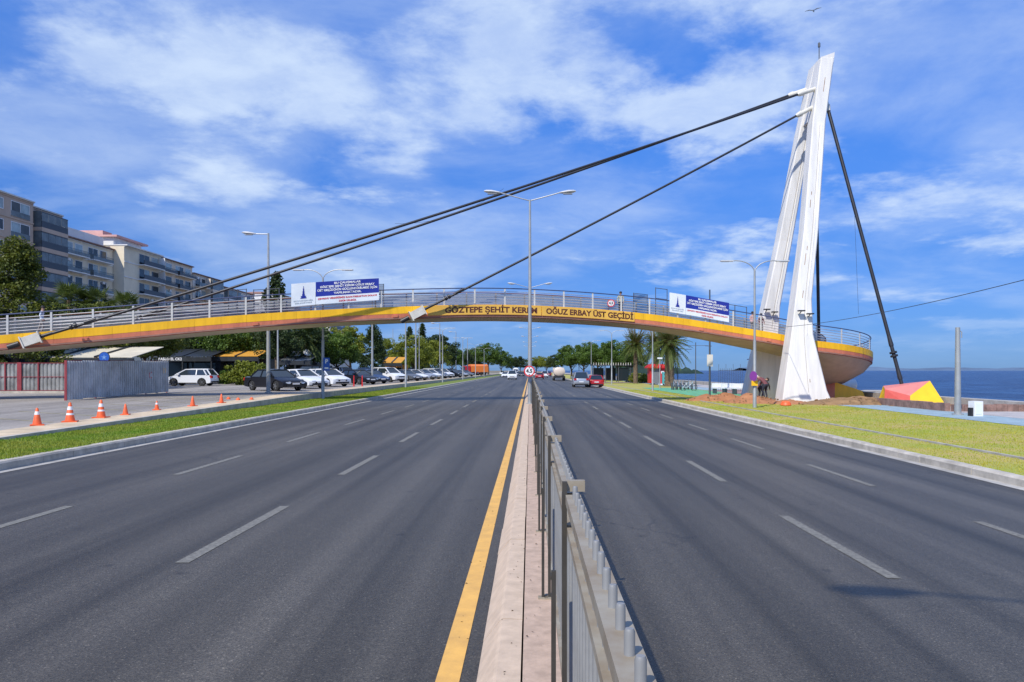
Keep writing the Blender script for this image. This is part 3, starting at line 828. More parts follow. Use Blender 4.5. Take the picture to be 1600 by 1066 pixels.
# ------------------------------------------------------------------ trees
def leaf_cloud(n_cl, per, rad, shape, size, seed, cl_r=.6, flat=0.0):
    rnd = random.Random(seed); v = []; f = []
    def put(c, s, nrm=None):
        a = Vector((rnd.gauss(0,1), rnd.gauss(0,1), rnd.gauss(0,1)-0.0)).normalized()
        b = a.cross(Vector((rnd.gauss(0,1), rnd.gauss(0,1), rnd.gauss(0,1)))).normalized()
        c2 = a.cross(b)
        i = len(v); w_ = s*.55
        v.extend([c - b*s, c + c2*w_, c + b*s, c - c2*w_]); f.append((i,i+1,i+2,i+3))
    for k in range(n_cl):
        c = shape(rnd)
        r = cl_r*rnd.uniform(.55, 1.25)
        for j in range(per):
            d = Vector((rnd.gauss(0,1), rnd.gauss(0,1), rnd.gauss(0,1))).normalized()*r*rnd.uniform(.35,1)**.6
            d.z *= .7
            put(c+d, size*rnd.uniform(.6,1.25))
    mb = MB(); mb.v = [tuple(p) for p in v]; mb.f = f
    return mb.mesh('crown', False, False)
def ell(rx, rz, cz, low=-.75):
    def g(rnd):
        while True:
            p = Vector((rnd.uniform(-1,1), rnd.uniform(-1,1), rnd.uniform(low,1)))
            l = p.length
            if .35 < l < 1:
                k = 1 + .22*noise.noise(p*1.7+Vector((rx*3,rz,0)))
                return Vector((p.x*rx*k, p.y*rx*k, cz+p.z*rz*k))
    return g
def cone(r, h, z0, pw=.8):
    def g(rnd):
        t = rnd.random()**1.25; rr = r*(1-t)**pw*(.80+.35*rnd.random()); a = rnd.uniform(0, 6.283)
        q = rr*rnd.uniform(.45,1)
        return Vector((math.cos(a)*q, math.sin(a)*q, z0+t*h))
    return g
def trunk_mesh(h, r, limbs, seed, lean=.15):
    rnd = random.Random(seed); mb = MB()
    top = Vector((rnd.uniform(-lean,lean), rnd.uniform(-lean,lean), h))
    mid = top*.5 + Vector((rnd.uniform(-.1,.1), rnd.uniform(-.1,.1), 0))
    mb.sweep([(0,0,-.2), (0,0,.1), mid, top], [r*1.35, r, r*.8, r*.55], 8)
    for k in range(limbs):
        a = 6.283*k/limbs + rnd.uniform(-.4,.4); b0 = mid.lerp(top, rnd.uniform(.1,1)); l = h*rnd.uniform(.5,.85)
        e = b0 + Vector((math.cos(a)*l*.7, math.sin(a)*l*.7, l*.75))
        mb.sweep([b0, b0.lerp(e,.5)+Vector((0,0,-.1*l)), e], [r*.5, r*.32, r*.10], 6)
    return mb.mesh('trunk', True)
# prototypes, all about 1 unit = 1 m at the given height
TREE = {
 'bushy':  (leaf_cloud(95, 130, 0, ell(2.5, 2.1, 3.9), .11, 11, .62), trunk_mesh(2.4, .17, 5, 1), 6.0, 'leaf_a'),
 'broad':  (leaf_cloud(120, 130, 0, ell(3.3, 2.0, 4.2), .11, 12, .68), trunk_mesh(2.7, .2, 6, 2), 6.2, 'leaf_a'),
 'willow': (leaf_cloud(110, 120, 0, ell(3.0, 2.3, 3.4, -.95), .105, 13, .6), trunk_mesh(2.0, .2, 5, 3), 5.7, 'leaf_b'),
 'cypress':(leaf_cloud(110, 120, 0, cone(1.95, 6.4, .5, .55), .105, 14, .5), trunk_mesh(4.5, .16, 0, 4, .05), 7.4, 'leaf_c'),
 'pine':   (leaf_cloud(210, 170, 0, cone(3.0, 9.0, 1.0, .62), .095, 15, .66), trunk_mesh(7, .24, 0, 5, .2), 10.6, 'leaf_d'),
 'cedar':  (leaf_cloud(85, 80, 0, cone(2.1, 8.6, 1.6, .95), .16, 16, .55), trunk_mesh(8, .2, 0, 6, .1), 10.6, 'leaf_c'),
 'bush':   (leaf_cloud(60, 70, 0, ell(1.5, 1.05, .95, -.9), .11, 17, .42), trunk_mesh(.6, .08, 4, 7), 2.0, 'leaf_a'),
}
def tree(kind, px, Y, H, label, m=None, sx=1.0, name=None, cat='tree', z=None):
    cm_, tm, h0, dm = TREE[kind]
    k = H/h0; x = PX(px, Y)
    z0 = (lotz(x, Y) if x < -12.6 else (RZ if x > 8 else 0)) if z is None else z
    e = empty(name or ('bush' if kind == 'bush' else 'tree'), (x, Y, z0-.03), random.uniform(0, 6.28), label, cat, None, (k*sx, k*sx, k))
    obj('crown', cm_, m or dm, e); obj('trunk', tm, 'bark', e); return e
tree('pine', 26, 52, 10.6, 'big feathery olive green pine in front of the brown apartment block', sx=1.15)
tree('pine', -60, 50, 9.0, 'olive green pine cut by the left edge of the picture')
T = [('broad',166,58,6.2,'leaf_d','yellowish tree above the cream cafe awning behind the blue round sign'),
 ('broad',228,70,6.4,'leaf_d','olive tree over the dark cafe roof left of the white hatchback'),
 ('broad',60,64,6.0,'leaf_c','dark tree behind the corrugated fence gate under the bridge'),
 ('broad',292,84,7.4,'leaf_c','very dark tree above the cafe lettering'),
 ('bushy',352,82,7.0,'leaf_a','round green tree above the orange awning'),
 ('bushy',394,84,7.4,'leaf_a','leafy green tree just left of the tall grey lamp pole'),
 ('broad',452,78,7.0,'leaf_c','shady tree behind the dark pavilion with satellite dishes'),
 ('bushy',492,82,6.4,'leaf_a','mid green tree above the parked dark van'),
 ('bushy',527,84,5.6,'leaf_a','bright bushy tree right of the blue parking sign'),
 ('bushy',548,100,7.2,'leaf_b','lighter green tree touching the dark cypress on its left'),
 ('cypress',583,98,7.6,'leaf_c','dark broad cypress rising behind the parked sedans'),
 ('willow',612,125,6.3,'leaf_b','light green tree right of the dark cypress'),
 ('willow',646,128,7.0,'leaf_b','large yellow green tree behind the white parked cars'),
 ('willow',672,140,6.6,'leaf_b','yellow green tree next to the round dark pine'),
 ('cedar',640,165,11.0,'leaf_c','tall dark conifer standing above the yellow green trees at left'),
 ('cedar',660,170,12.0,'leaf_c','pointed dark conifer, the tallest above the yellow green trees'),
 ('bushy',688,160,9.0,'leaf_c','round dark pine crown above the far parked cars'),
 ('broad',706,190,6.6,'leaf_a','green tree behind the first curved lamp post beyond the bridge'),
 ('broad',722,230,7.0,'leaf_c','dark far tree left of the orange truck'),
 ('broad',742,260,7.4,'leaf_c','dark far tree behind the orange truck'),
 ('broad',763,240,9.6,'leaf_a','rounded tree at the far left end of the parking lot'),
 ('broad',783,300,9.0,'leaf_a','small far tree just left of the road end'),
 ('bushy',800,360,8.0,'leaf_c','dark far tree above the oncoming white van'),
 ('bushy',813,380,9.0,'leaf_c','dark far tree beside the median lamp pole'),
 ('broad',838,370,8.5,'leaf_b','yellowish far tree right of the median lamp pole'),
 ('broad',854,350,8.0,'leaf_b','light green far tree above the red car'),
 ('bushy',868,340,9.2,'leaf_c','far tree with a dark crown above the tanker lorry'),
 ('broad',893,180,7.6,'leaf_a','leftmost leafy tree of the group beyond the bus shelter'),
 ('broad',912,172,8.0,'leaf_a','second leafy tree of the group beyond the bus shelter'),
 ('broad',934,165,7.6,'leaf_a','leafy tree directly left of the bus shelter roof'),
 ('broad',966,140,7.2,'leaf_a','leafy tree right behind the bus shelter roof'),
 ('broad',985,150,6.4,'leaf_c','dark tree low behind the slim palm'),
 ('cedar',432,104,15.0,'leaf_c','pointed dark conifer rising above the bridge beside the left lamp'),
 ('cedar',418,112,13.6,'leaf_c','lower dark conifer above the bridge left of the lamp pole'),
]
for kind, px, Y, H, m, lab in T: tree(kind, px, Y, H, lab, m)
tree('bush', 381, 70, 2.1, 'round clipped bush behind the black sedan, the larger one', 'leaf_b')
tree('bush', 401, 72, 1.9, 'smaller clipped bush right beside the larger round bush', 'leaf_b')
tree('bush', 355, 74, 1.3, 'low bush behind the white hatchback near the cafe', 'leaf_a')
tree('bush', 594, 92, 1.5, 'small bright bush below the dark cypress', 'leaf_a')
tree('bush', 1003, 118, 1.4, 'low hedge bush left of the red kiosk', 'leaf_b', 1.8)
tree('bush', 992, 126, 1.4, 'low hedge bush at the foot of the slim palm', 'leaf_b', 1.8)

# palms
def frond_mesh(fan, seed):
    rnd = random.Random(seed); mb = MB()
    if fan:
        n = 60
        for k in range(n):
            a = rnd.uniform(0,6.283); el = rnd.uniform(-.75,1.35); l = rnd.uniform(1.0,1.5)
            d = Vector((math.cos(a)*math.cos(el), math.sin(a)*math.cos(el), math.sin(el)))
            c = d*l*.62; s = d.cross(Vector((0,0,1))).normalized(); u = s.cross(d)
            mb.sweep([(0,0,0), tuple(c)], .02, 3, False)
            for j in range(11):
                q = (j-5)/5*1.25; dd = (d*math.cos(q)+s*math.sin(q)).normalized(); e = c+dd*l*.62 - Vector((0,0,.16*l*abs(q)+.05))
                w_ = (d*-math.sin(q)+s*math.cos(q))*.045; m_ = c.lerp(e,.55)+u*.03
                mb.add([c, m_+w_, e, m_-w_], [(0,1,2,3)])
    else:
        n = 95
        for k in range(n):
            a = rnd.uniform(0,6.283); el = rnd.uniform(-1.1,1.25); l = rnd.uniform(1.9,2.6)
            h = Vector((math.cos(a), math.sin(a), 0)); pts_ = []
            for i in range(8):
                t_ = i/7; pts_.append(h*l*t_*math.cos(el*(1-.2*t_)) + Vector((0,0,l*t_*math.sin(el) - l*.42*t_*t_)))
            s = h.cross(Vector((0,0,1)))
            for i in range(7):
                a0, a1 = pts_[i], pts_[i+1]; ww = .34*(1-(i/7)**2)+.05
                for sg in (-1,1):
                    for q in (0.0,.5):
                        b0 = a0.lerp(a1,q); tip = b0 + s*sg*ww + (a1-a0)*.9 - Vector((0,0,ww*.45))
                        mb.add([b0, b0+(a1-a0)*.32, tip], [(0,1,2)])
            mb.sweep(pts_, .016, 3, False)
    return mb.mesh('crown', False, False)
def palm_trunk(h, r):
    mb = MB(); rings = []
    for i in range(25):
        z = -.2+(h+.3)*i/24; rr = r*(1.1-.25*i/24)*(1.09 if i%2 else .95)*(1.25 if i > 21 else 1)
        rings.append([(rr*math.cos(6.283*k/10), rr*math.sin(6.283*k/10), z) for k in range(10)])
    return mb.loft(rings).mesh('trunk', True)
FAN, DATE = frond_mesh(True, 3), frond_mesh(False, 4)
DATE2 = frond_mesh(False, 9)
def palm(px, Y, H, r, crown, k, label, dry=False):
    x = PX(px, Y); z = lotz(x,Y) if x < -12.6 else RZ
    e = empty('palm_tree', (x,Y,z), random.uniform(0,6), label, 'palm tree')
    o = obj('crown', crown, 'leaf_p', e, (0,0,H)); o.scale = (k,k,k)
    obj('trunk', palm_trunk(H, r), 'palmbark', e)
    if dry:
        d = obj('dry_fronds', DATE2, 'leaf_dry', e, (0,0,H-.35)); d.scale = (k*.72,k*.72,k*.8)
        d.rotation_euler = (math.pi,0,1)
palm(108, 62, 6.9, .16, FAN, 1.15, 'leftmost fan palm of the three above the bridge railing')
palm(150, 63, 6.7, .16, FAN, 1.1, 'middle fan palm of the three above the bridge railing')
palm(195, 66, 6.8, .16, FAN, 1.0, 'rightmost fan palm of the three above the bridge railing')
palm(478, 78, 4.8, .2, DATE, .9, 'drooping palm behind the row of parked cars at left')
palm(993, 112, 6.0, .32, DATE, 1.15, 'slim date palm standing alone right of the bus shelter', True)
palm(1046, 92, 5.3, .55, DATE, 1.25, 'stout palm with a thick trunk behind the red kiosk', True)
palm(1024, 110, 5.8, .36, DATE, 1.1, 'palm partly hidden behind the thin grey pole left of the stout palm', True)
palm(745, 300, 8.5, .3, DATE, 1.5, 'tiny far palm left of the road near the orange truck')
palm(735, 290, 8.0, .3, DATE, 1.5, 'tiny far palm, the left one of two beyond the orange truck')

# ------------------------------------------------------------------ apartment blocks
def wallm(n, c): return mat(n, c, 0.85, var=0.07, scale=0.4, world=True, bump=.05, bscale=5)
M['w_brown'] = wallm('taupe_render', (0.55, 0.41, 0.31)); M['w_cream'] = wallm('cream_render', (0.78, 0.68, 0.50))
M['w_white'] = wallm('white_render', (0.74, 0.73, 0.70)); M['w_beige'] = wallm('beige_render', (0.74, 0.62, 0.48))
M['w_pink'] = wallm('pink_render', (0.58, 0.33, 0.29)); M['w_grey'] = wallm('grey_render', (0.70, 0.65, 0.57))
M['rooft'] = mat('roof_tiles', (0.27, 0.155, 0.12), .9, var=.2, scale=1.5, world=True)
M['brail'] = mat('dark_balcony_rail', (0.032, 0.035, 0.042), .4, var=.1)
M['bglass'] = mat('balcony_glass', (0.13, 0.155, 0.16), .22, var=.3, spec=.4, scale=.6)
_wc = {}
def window(parent, X, y0, y1, z0, z1, fm='white', glass='winglass', mull=1):
    """frame ring proud of the wall plane X, panes set inside it"""
    mb = MB(); t_ = .09
    mb.box(X-.02,X+.07,y0,y0+t_,z0,z1).box(X-.02,X+.07,y1-t_,y1,z0,z1).box(X-.02,X+.068,y0+t_,y1-t_,z0,z0+t_).box(X-.02,X+.068,y0+t_,y1-t_,z1-t_,z1)
    for k in range(mull):
        y = y0+(y1-y0)*(k+1)/(mull+1); mb.box(X-.02,X+.06,y-.035,y+.035,z0+t_,z1-t_)
    fr = mb.build('window', fm, parent)
    for k in range(mull+1):
        a = y0+(y1-y0)*k/(mull+1)+.06; b = y0+(y1-y0)*(k+1)/(mull+1)-.06
        MB().box(X-.03,X+.02,a,b,z0+.06,z1-.06).build('pane', glass if random.random()<.65 else 'curtain', fr)
def block(label, X, Y0, Y1, Z, wall, bays, fl=3.05, nf=6, depth=14, rail='brail', slab='w_white', roof='rooft', over=.5):
    """X = street facade plane; bays = list of (kind, y0, y1) with y relative to Y0"""
    e = empty('apartment_block', (X, Y0, 0), 0, label, 'building')
    def add(mb, nm, m): return W(mb.build(nm, m), e)
    class Q: pass
    # everything below is built in world coordinates and re-parented
    add(MB().box(X-depth, X, Y0, Y1, -.3, Z), 'wall', wall)
    rf = add(MB().box(X-depth-over, X+over, Y0-.1, Y1+.1, Z+.004, Z+.22), 'roof', roof)
    W(MB().loft([[(X-depth,Y0+.4,Z+.22),(X-.3,Y0+.4,Z+.22),(X-.3,Y1-.4,Z+.22),(X-depth,Y1-.4,Z+.22)],[(X-depth*.6,Y0+2.5,Z+1.0),(X-depth*.4,Y0+2.5,Z+1.0),(X-depth*.4,Y1-2.5,Z+1.0),(X-depth*.6,Y1-2.5,Z+1.0)]]).build('roof_pitch', roof), e)
    for f in range(nf):
        zt = Z - .45 - f*fl; zf = zt - fl + .45        # floor level of this storey
        for kind, a, b in bays:
            y0, y1 = Y0+a, Y0+b
            tmp = empty('tmp'); 
            if kind == 'win':
                window(tmp, X, y0, y1, zf+.75, zt-.25)
            elif kind == 'tall':
                window(tmp, X, y0, y1, zf+.15, zt-.2, 'white', 'winglass', 1)
                MB().box(X+.08,X+.12,y0,y1,zf+.15,zf+.95).build('guard_rail','bglass',tmp)
            elif kind in ('bal', 'glz', 'lou'):
                dp = 1.35
                window(tmp, X, y0+.35, y0+(y1-y0)*.52, zf+.08, zt-.25, 'w_grey' if kind == 'lou' else 'white', 'winglass', 1)
                window(tmp, X, y0+(y1-y0)*.62, y1-.3, zf+.08, zt-.25, 'w_grey' if kind == 'lou' else 'white', 'winglass', 0)
                MB().box(X+.005,X+dp+(.03 if kind == 'glz' else 0),y0,y1,zf-(.62 if kind == 'glz' else .18),zf+.02).build('balcony_slab', slab, tmp)
                if kind == 'bal':
                    mb = MB(); mb.box(X+dp-.05,X+dp,y0,y1,zf+.95,zf+1.0)
                    n = int((y1-y0)/.16)
                    for k in range(n+1):
                        y = y0+(y1-y0)*k/n; mb.box(X+dp-.035,X+dp-.015,y-.012,y+.012,zf+.02,zf+.95)
                    mb.box(X+.01,X+dp-.05,y0,y0+.04,zf+.03,zf+.98); mb.box(X+dp-.045,X+dp-.01,y0,y1,zf+.1,zf+.62)
                    mb.build('balcony_railing', rail, tmp)
                elif kind == 'glz':
                    MB().box(X+dp-.06,X+dp,y0,y1,zf+.02,zf+1.0).build('balcony_parapet', rail, tmp)
                    mb = MB(); n = 4
                    for k in range(n):
                        a_ = y0+(y1-y0)*k/n+.03; b_ = y0+(y1-y0)*(k+1)/n-.03
                        MB().box(X+dp-.04,X+dp-.02,a_,b_,zf+1.02,zt-.32).build('pane', 'bglass', tmp)
                    MB().box(X+dp-.07,X+dp,y0,y1,zt-.31,zt-.19).build('head_rail', rail, tmp)
                    MB().box(X+.01,X+dp-.08,y0,y0+.05,zf+.03,zt-.1).build('side_panel', 'bglass', tmp)
                if kind != 'glz' and random.random() < .5:
                    q = random.uniform(y0+.4, y1-1.4); MB().box(X+.02,X+.34,q,q+.85,zf+1.9,zf+2.4).build('air_conditioner', 'white', tmp)
                if kind == 'lou':
                    MB().box(X+dp-.1,X+dp,y0,y1,zf+.02,zf+.95).build('balcony_parapet', rail, tmp)
                    MB().box(X+.005,X+dp,y1-.12,y1,zf+.02,zt).build('side_wall', slab, tmp)
            for ch in list(tmp.children):
                ch.parent = e; ch.matrix_parent_inverse = Matrix.Translation(-Vector(e.location))
            bpy.data.objects.remove(tmp)
        add(MB().box(X+.004, X+.10, Y0, Y1, zt+.22, zt+.42), 'string_course', slab)
    return e
def roofbox(e, x0, x1, y0, y1, z0, z1, m, nm='penthouse'):
    W(MB().box(x0,x1,y0,y1,z0,z1).build(nm, m), e)
b = block('taupe apartment block with white framed windows at the far left', -76, 92, 117.5, 27.4, 'w_brown', [('win',3,6.5),('win',9.3,12.6),('win',15.6,18.8),('tall',20.4,24.6)], slab='w_brown', roof='w_grey', over=.25)
roofbox(b, -84, -80, 108, 111, 27.6, 28.8, 'w_white', 'chimney')
b = block('taupe apartment block with dark glazed balconies right of the white window facade', -76.4, 117.6, 125.4, 26.9, 'w_brown', [('glz',.5,7.2)], slab='w_brown', roof='w_grey', over=.25)
b = block('cream apartment block with white penthouse and white balconies', -84, 131, 154.6, 26.0, 'w_cream', [('tall',1,5.0),('bal',6.4,13.4),('bal',14.6,21.6)], rail='bglass')
roofbox(b, -94, -85.3, 141, 153.6, 26.23, 28.3, 'w_white')
m_ = MB(); m_.box(-86.6,-85.4,137.6,138.9,26.23,28.9); W(m_.build('chimney', 'w_white'), b)
W(MB().box(-86.7,-85.3,137.5,139.0,28.95,29.6).build('chimney_cowl', 'black'), b)
b = block('block with a sunlit cream end wall and deep shaded balconies', -81.8, 154.8, 170.2, 27.0, 'w_cream', [('lou',5.5,14.6)], roof='w_white', over=.7)
roofbox(b, -93, -84.0, 154.9, 166, 27.25, 28.7, 'w_white'); roofbox(b, -94, -83.0, 154.3, 167, 28.71, 29.1, 'w_pink', 'penthouse_roof'); roofbox(b, -91, -86, 154.6, 158, 29.12, 30.0, 'w_pink', 'stair_head')
b = block('beige block with long dark balconies and a tiled roof', -84, 170.5, 191, 27.4, 'w_beige', [('bal',1,9.8),('bal',11,19.8)], slab='w_beige')
roofbox(b, -90, -87.5, 178, 180.5, 27.5, 28.9, 'w_white', 'chimney')
b = block('pale grey block, the second last of the row of apartment houses', -84, 191.3, 208.5, 26.0, 'w_grey', [('lou',1,7.6),('glz',9,16)], rail='bglass', slab='w_beige')
b = block('low pale block at the far end of the row of apartment houses', -84, 209, 233, 24.6, 'w_grey', [('glz',2,11),('win',13,16),('bal',17.5,25.5)], rail='brail')
b = block('distant pale house beyond the conifers above the bridge', -80, 243, 268, 26.0, 'w_white', [('win',3,7),('bal',9,17),('win',19,23)])
b = block('weathered grey building glimpsed under the bridge above the trees', -70, 268, 300, 19.6, 'w_grey', [('lou',2,14),('bal',16,29)], nf=4)
# ------------------------------------------------------------------ median fence
fz = .145
fence = empty('median_fence', (0.15, 0, fz), 0, 'grey steel bar fence running along the middle of the road', 'fence')
post_me = MB().box(-.048,-.028,-.03,.03,0,1.18).mesh('fence_post')
plate_me = MB().box(-.075,.075,-.055,.055,0,.012).mesh('base_plate')
cap_me = MB().box(-.05,.05,-.006,.03,1.135,1.182).mesh('end_bracket')
leg_me = MB().box(-.010,.010,-.012,.012,0,.80).mesh('stay_bar')
bar_me = MB().sweep([(0,0,.10),(0,0,1.172),(0,0,1.178)], [.0105,.0105,.008], 12).mesh('fence_bar', True)
def rails(L_):
    return [MB().box(-.032,.032,.025,L_-.025,1.085,1.125), MB().box(-.026,.026,.025,L_-.025,.955,.985), MB().box(-.026,.026,.025,L_-.025,.12,.15)]
SP = 2.3
rail_me = [m_.mesh('fence_rail') for m_ in rails(SP)]
for k in range(-1, 30):
    y = 1.0 + SP*k
    x = .035 + random.uniform(-.006,.006)
    def at_(nm, me, m, dx=0, dy=0, dz=0):
        o = obj(nm, me, m, fence, (x+dx, y+dy, dz)); return o
    at_('fence_post', post_me, 'fence_dark'); at_('base_plate', plate_me, 'fence'); at_('end_bracket', cap_me, 'fence')
    at_('stay_bar', leg_me, 'fence_dark', -.085, -.02); at_('base_plate', MB().box(-.035,.035,-.03,.03,0,.012).mesh('base_plate') if k == -1 else bpy.data.meshes.get('base_plate.001') or plate_me, 'fence', -.085, -.02)
    tilt = random.uniform(-.003,.003)
    for r_ in rail_me: at_('fence_rail', r_, 'fence', tilt)
    if k < 11:
        for j in range(1, 16):
            at_('fence_bar', bar_me, 'bar', 0.0, j*SP/16, random.uniform(-.004,.004))
    else:
        mb = MB()
        for j in range(1, 16): mb.sweep([(0,j*SP/16,.10),(0,j*SP/16,1.176)], .0105, 5)
        o = at_('bar_panel', mb.mesh('bar_panel'), 'bar'); o['kind'] = 'stuff'

# ------------------------------------------------------------------ lamps
def head(mb_h, mb_l, c, d):        # cobra head, d = +-1 direction in x
    x, y, z = c
    prof = [(0,.05,.03),(.15,.10,.06),(.45,.15,.09),(.7,.12,.07),(.82,.03,.03)]
    rings = []
    for t_, wy, hz in prof:
        rings.append([(x+d*t_, y+wy*math.cos(a), z+t_*.10+hz*math.sin(a)+.02) for a in [k*6.283/10 for k in range(10)]])
    mb_h.loft(rings)
    mb_l.box(min(x+d*.2,x+d*.65), max(x+d*.2,x+d*.65), y-.09, y+.09, z-.055, z-.03)
def lampA():
    e = empty('street_lamp'); H = 8.35
    MB().sweep([(0,0,-.3),(0,0,2),(0,0,H+1.75)], [.11,.10,.05], 12).build('pole', 'pole', e, True)
    MB().box(-.2,.2,-.2,.2,-.28,.03).build('base', 'pole', e)
    for d in (-1,1):
        MB().sweep([(0,0,H+1.70),(d*.5,0,H+1.83),(d*1.55,0,H+2.12)], .028, 8).build('arm', 'pole', e, True)
        a, b_ = MB(), MB(); head(a, b_, (d*1.45,0,H+2.08), d)
        h = a.build('lamp_head', 'lamphead', e, True); b_.build('lens', 'lens', h)
    return e
def lampB():
    e = empty('street_lamp'); H = 7.0
    MB().sweep([(0,0,-.3),(0,0,1.2),(0,0,1.22),(0,0,3.4),(0,0,3.42),(0,0,H)], [.10,.095,.085,.08,.062,.05], 12).build('pole', 'pole', e, True)
    for d in (-1,1):
        pts_ = [(0,0,H-.15)] + [(d*(.95-.95*math.cos(a)), 0, H-.1+.62*math.sin(a)) for a in [R(k*15) for k in range(1,7)]] + [(d*1.25,0,H+.50)]
        MB().sweep(pts_, .026, 8).build('arm', 'pole', e, True)
        h = MB().box(min(d*1.1,d*1.75),max(d*1.1,d*1.75),-.10,.10,H+.47,H+.53).build('lamp_head', 'lamphead', e)
        MB().box(min(d*1.3,d*1.7),max(d*1.3,d*1.7),-.08,.08,H+.455,H+.468).build('lens', 'lens', h)
    return e
def lampC():
    e = empty('street_lamp'); H = 9.5
    MB().sweep([(0,0,-.3),(0,0,2),(0,0,H)], [.125,.115,.055], 12).build('pole', 'pole', e, True)
    MB().box(-.16,.16,-.16,.16,-.28,.05).build('base', 'pole', e)
    MB().sweep([(0,0,H-.05),(-1.0,0,H-.03)], .03, 8).build('arm', 'pole', e, True)
    a, b_ = MB(), MB(); head(a, b_, (-.75,0,H-.05), -1)
    h = a.build('lamp_head', 'lamphead', e, True); b_.build('lens', 'lens', h)
    return e
ORD = ['nearest','second','third','fourth','fifth','sixth','seventh','eighth','ninth','tenth']
def series(proto, spots, labels, grp):
    for i, ((x,y,z), lab) in enumerate(zip(spots, labels)):
        o = proto if i == 0 else copy_tree(proto)
        o.location = (x,y,z); tag(o, lab, 'street lamp', grp)
ys = [38, 78, 118, 158, 198, 238, 278, -2]
labs = ['tall two armed lamp on the median, nearest, rising in front of the bridge', 'two armed median lamp just behind the bridge, second from the camera'] + ['two armed median lamp, %s from the camera, small in the distance' % o for o in ORD[2:7]] + ['two armed median lamp behind the camera that throws its shadow on the right lanes']
series(lampA(), [(0.0 if y > 0 else 0.02, y, .145) for y in ys], labs, 'two armed lamps along the median')
ys = [44.7, 74.5, 106, 138, 170, 202]
series(lampB(), [(-12.05, y, .15) for y in ys], ['grey curved twin arm lamp on the left verge, %s from the camera' % o for o in ORD[:6]], 'curved twin lamps on the left verge')
ys = [39.3, 72, 108, 144, 180, 216]
series(lampB(), [(11.5, y, RZ) for y in ys], ['curved twin arm lamp in front of the white pylon, with a purple sign'] + ['curved twin arm lamp on the right lawn, %s from the camera' % o for o in ORD[1:6]], 'curved twin lamps on the right lawn')
ys = [45.8, 76, 105, 133, 162, 192]
series(lampC(), [(-15.6, y, lotz(0,y)) for y in ys], ['tall single arm lamp between the black sedan and the verge'] + ['tall single arm lamp beside the parked row, %s from the camera' % o for o in ORD[1:6]], 'tall single lamps in the parking lot')
# plain dark promenade lamps
def lampD():
    e = empty('promenade_lamp')
    MB().sweep([(0,0,-.2),(0,0,4.9)], [.06,.045], 8).build('pole', 'poledark', e, True)
    MB().sweep([(-1.3,0,4.55),(1.3,0,4.55)], .025, 6).build('crossarm', 'poledark', e)
    for d in (-1,1): MB().loft([[(d*1.0,-.1,4.5),(d*1.0,.1,4.5),(d*1.0,.1,4.56),(d*1.0,-.1,4.56)],[(d*1.7,-.08,4.47),(d*1.7,.08,4.47),(d*1.7,.08,4.53),(d*1.7,-.08,4.53)]]).build('lamp_head', 'poledark', e)
    return e
series(lampD(), [(PX(1087,82),82,RZ),(PX(1059,95),95,RZ),(PX(1014,140),140,RZ)], ['dark promenade lamp with a straight cross arm against the sea', 'dark promenade lamp beside the stout palm trunk', 'far dark promenade lamp behind the slim palm'], 'dark promenade lamps')
def simple_pole(px, Y, H, r, m, label, name='pole', extra=None):
    x = PX(px,Y); z = lotz(0,Y) if x < -12.6 else RZ
    e = empty(name, (x,Y,z), 0, label, 'pole')
    MB().sweep([(0,0,-.2),(0,0,H)], [r*1.15, r*.75], 10).build('shaft', m, e, True)
    MB().sweep([(0,0,0),(0,0,.05)], r*1.9, 10).build('foot', m, e)
    if extra: extra(e)
    return e
simple_pole(1109, 58, 8.0, .07, 'poledark', 'dark slim pole with a small square panel left of the pylon', extra=lambda e: MB().box(-.22,.22,-.07,-.03,2.2,3.1).build('square_panel','w_grey',e))
simple_pole(1496.5, 33, 3.75, .125, 'pole', 'thick grey tapered pole on the promenade at far right', extra=lambda e: MB().sweep([(.10,0,3.6),(.17,0,3.55),(.17,0,3.3)], .02, 6).build('hook','pole',e))
simple_pole(434, 60, 6.0, .07, 'pole', 'thin pale pole behind the black sedan under the bridge')
simple_pole(1668, 20, 4.6, .05, 'pole', 'thin pole outside the right edge that holds the wire')
for px, Y, nm in ((614,150,'left'),(655,120,'middle'),(684,190,'right')): simple_pole(px, Y, 9.5, .06, 'pole', 'thin plain pole, the %s one of three among the yellow green trees' % nm)
simple_pole(1031, 80, 3.2, .06, 'pole', 'short pole with a camera box beside the red kiosk', extra=lambda e: MB().box(-.25,.25,-.1,.1,3.1,3.25).build('box','white',e))

# signs on poles
e = round_sign('no_parking_sign', (11.38, 39.12, ZP(588,39.1)), .26, 'purple round sign plate on the lamp post before the pylon', None)
e.rotation_euler = (0,0,R(-62))
for ch in e.children:
    if ch.name.startswith(('sign_plate','sign_face')): ch.material_slots[0].link = 'OBJECT'; ch.material_slots[0].material = M['purple']
e = empty('small_sign', (11.45, 39.15, ZP(599,39.1)), 0, 'small yellow plate below the purple round sign', 'sign'); MB().box(-.16,.16,-.02,0,-.13,.13).build('plate', 'yellow', e)
e = empty('parking_sign', (-11.97, 44.55, ZP(570,44.6)-.0), R(20), 'blue rectangular parking sign on the verge lamp post', 'sign')
MB().box(-.02,.34,-.06,-.03,-.35,.40).build('plate', 'signblue', e)
me = text_mesh('P', .34, 'CENTER', .01); warp(me, lambda x,y,z: (x+.16,-.064,y+.18)); obj('lettering', me, 'white', e)
MB().box(.05,.27,-.064,-.06,-.25,-.15).build('white_bar','white',e)
e = empty('round_cafe_sign', (PX(163,47), 47, ZP(558.5,47)), 0, 'round dark blue hanging sign above the corrugated fence', 'sign')
MB().lathe([(.31,-.03),(.31,.03)], (0,0,0), 28, 'y').build('disc','signblue',e)
MB().lathe([(.32,-.02),(.34,-.02),(.34,.02),(.32,.02)], (0,0,0), 28, 'y').build('rim','black',e)
mb = MB()
